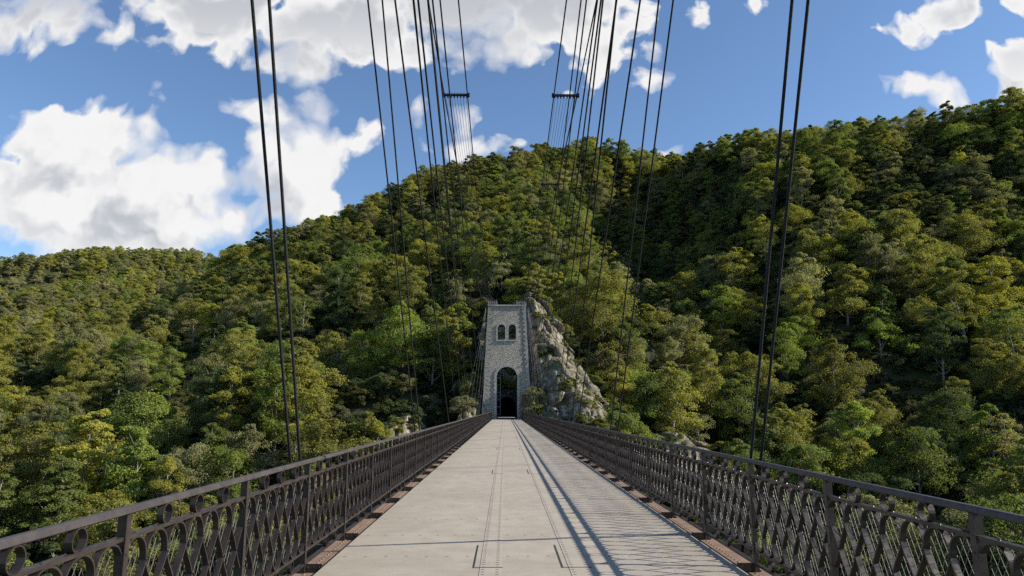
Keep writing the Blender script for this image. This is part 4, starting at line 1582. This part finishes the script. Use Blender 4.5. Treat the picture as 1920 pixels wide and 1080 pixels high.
for i in sorted(NEAR_SET, key=lambda i: TREES[i]['y']):
    t = TREES[i]
    pr = PROTO[t['k']]
    nm = "fir_tree" if t['k'] == I_FIR else "broadleaf_tree"
    e = empty(nm, (t['x'], t['y'], t['z']), t['rz'])
    e.scale = (t['s'] * t['sx'], t['s'] * t['sx'], t['s'])
    e.rotation_euler = (t['rx'], t['ry'], t['rz'])
    props(e, LABEL[i], "tree", "trees on the gorge sides")
    link("trunk", pr['trunk'], e)
    c = link("crown", pr['crown'], e)
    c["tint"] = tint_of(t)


# the rest of the wood, and shrubs under it: one object each, instanced with geometry nodes
def proto_objects():
    out = []
    for pr in PROTO:
        me = bpy.data.meshes.new("woodland_source")
        bm = bmesh.new()
        bm.from_mesh(pr['trunk'])
        bm.to_mesh(me)
        bm.free()
        o = bpy.data.objects.new("woodland_source", pr['crown'])
        o2 = bpy.data.objects.new("woodland_source", pr['trunk'])
        out.append((o, o2))
    return out


SOURCES = proto_objects()


def gn_forest(name, items, label, cat):
    n = len(items)
    me = bpy.data.meshes.new(name)
    me.vertices.add(n)
    me.vertices.foreach_set('co', np.array([[t['x'], t['y'], t['z']] for t in items], np.float32).ravel())
    def att(nm, typ, arr, key):
        a = me.attributes.new(nm, typ, 'POINT')
        a.data.foreach_set(key, np.asarray(arr).ravel())
    att('kind_index', 'INT', np.array([t['k'] for t in items], np.int32), 'value')
    att('rot', 'FLOAT_VECTOR', np.array([[t['rx'], t['ry'], t['rz']] for t in items], np.float32), 'vector')
    att('size', 'FLOAT_VECTOR', np.array([[t['s'] * t['sx'], t['s'] * t['sx'], t['s']] for t in items], np.float32), 'vector')
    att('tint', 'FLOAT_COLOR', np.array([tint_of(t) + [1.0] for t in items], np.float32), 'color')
    o = link(name, me)
    props(o, label, cat, kind="stuff")
    ng = bpy.data.node_groups.new(name, 'GeometryNodeTree')
    ng.interface.new_socket('Geometry', in_out='INPUT', socket_type='NodeSocketGeometry')
    ng.interface.new_socket('Geometry', in_out='OUTPUT', socket_type='NodeSocketGeometry')
    N = NT(ng)
    gi, go = N.n('NodeGroupInput'), N.n('NodeGroupOutput')
    iop = N.n('GeometryNodeInstanceOnPoints')
    ng.links.new(gi.outputs[0], iop.inputs['Points'])
    gti = N.n('GeometryNodeGeometryToInstance')
    # list order of a multi-input socket is reversed on creation: link last kind first
    for (a, b) in SOURCES[::-1]:
        j = N.n('GeometryNodeJoinGeometry')
        for q in (a, b):
            oi = N.n('GeometryNodeObjectInfo')
            oi.inputs['Object'].default_value = q
            ng.links.new(oi.outputs['Geometry'], j.inputs[0])
        ng.links.new(j.outputs[0], gti.inputs[0])
    ng.links.new(gti.outputs[0], iop.inputs['Instance'])
    iop.inputs['Pick Instance'].default_value = True

    def named(nm, typ):
        nd = N.n('GeometryNodeInputNamedAttribute', data_type=typ)
        nd.inputs['Name'].default_value = nm
        return nd.outputs['Attribute']
    ng.links.new(named('kind_index', 'INT'), iop.inputs['Instance Index'])
    ng.links.new(named('rot', 'FLOAT_VECTOR'), iop.inputs['Rotation'])
    ng.links.new(named('size', 'FLOAT_VECTOR'), iop.inputs['Scale'])
    ng.links.new(iop.outputs[0], go.inputs[0])
    mod = o.modifiers.new("instances", 'NODES')
    mod.node_group = ng
    return o


NS = set(NEAR_SET)
rest = [t for i, t in enumerate(TREES) if i not in NS]
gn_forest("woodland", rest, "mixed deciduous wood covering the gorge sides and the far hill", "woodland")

rs = np.random.RandomState(77)
US = []
sp = 3.1
gx, gy = np.meshgrid(np.arange(-230, 240, sp), np.arange(40, 340, sp))
X = (gx + rs.uniform(-0.5, 0.5, gx.shape) * sp).ravel()
Y = (gy + rs.uniform(-0.5, 0.5, gy.shape) * sp).ravel()
Z = ground_z(X, Y)
for x, y, z in zip(X, Y, Z):
    if (abs(x) < 9.5 and y < 105) or (abs(x) < 4.8 and y < 131): continue
    px, py, dep = proj((x, y, z + 1))
    if px < -150 or px > 2070 or rs.rand() < (0.12 if y < 200 else 0.45): continue
    if rock_hole(px, py) and y < 150 and rs.rand() < 0.45: continue
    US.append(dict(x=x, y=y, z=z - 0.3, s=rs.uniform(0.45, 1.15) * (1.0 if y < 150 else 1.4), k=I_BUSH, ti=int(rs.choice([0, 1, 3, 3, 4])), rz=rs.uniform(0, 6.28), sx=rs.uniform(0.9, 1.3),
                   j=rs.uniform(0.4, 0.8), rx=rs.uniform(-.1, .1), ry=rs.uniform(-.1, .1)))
for _ in range(34):               # bright shrubs over the tunnel mouth
    x, y = rs.uniform(-4.5, 4.5), rs.uniform(129.6, 134)
    US.append(dict(x=x, y=y, z=max(5.0, float(ground_z(x, y)[0])) - 0.3, s=rs.uniform(0.4, 0.75), k=I_BUSH, ti=int(rs.choice([0, 2, 6])), rz=rs.uniform(0, 6.28), sx=1.1, j=1.0, rx=0.0, ry=0.0))
for G in ROCK_PTS:
    nv, nu = G.shape[:2]
    area = max(10, int(nv * nu / 75))
    for _ in range(area):
        j, i = rs.randint(2, nv - 2), rs.randint(2, nu - 2)
        up = G[j + 2, i] - G[j - 2, i]
        ledge = -up[1] * 0 + abs(up[1]) / (np.linalg.norm(up) + 1e-6)
        edge = max(abs(i / nu - 0.5) * 2, abs(j / nv - 0.5) * 2)
        if rs.rand() > 0.15 + 0.5 * ledge + 0.5 * max(0, edge - 0.7) / 0.3: continue
        p = G[j, i]
        US.append(dict(x=p[0], y=p[1] + 0.25, z=p[2] - 0.25, s=rs.uniform(0.14, 0.42) + 0.35 * (edge > 0.8), k=I_BUSH, ti=int(rs.choice([0, 1, 2, 3, 4])), rz=rs.uniform(0, 6.28), sx=rs.uniform(0.9, 1.5),
                       j=rs.uniform(0.7, 1.1), rx=rs.uniform(-.2, .3), ry=rs.uniform(-.2, .2)))
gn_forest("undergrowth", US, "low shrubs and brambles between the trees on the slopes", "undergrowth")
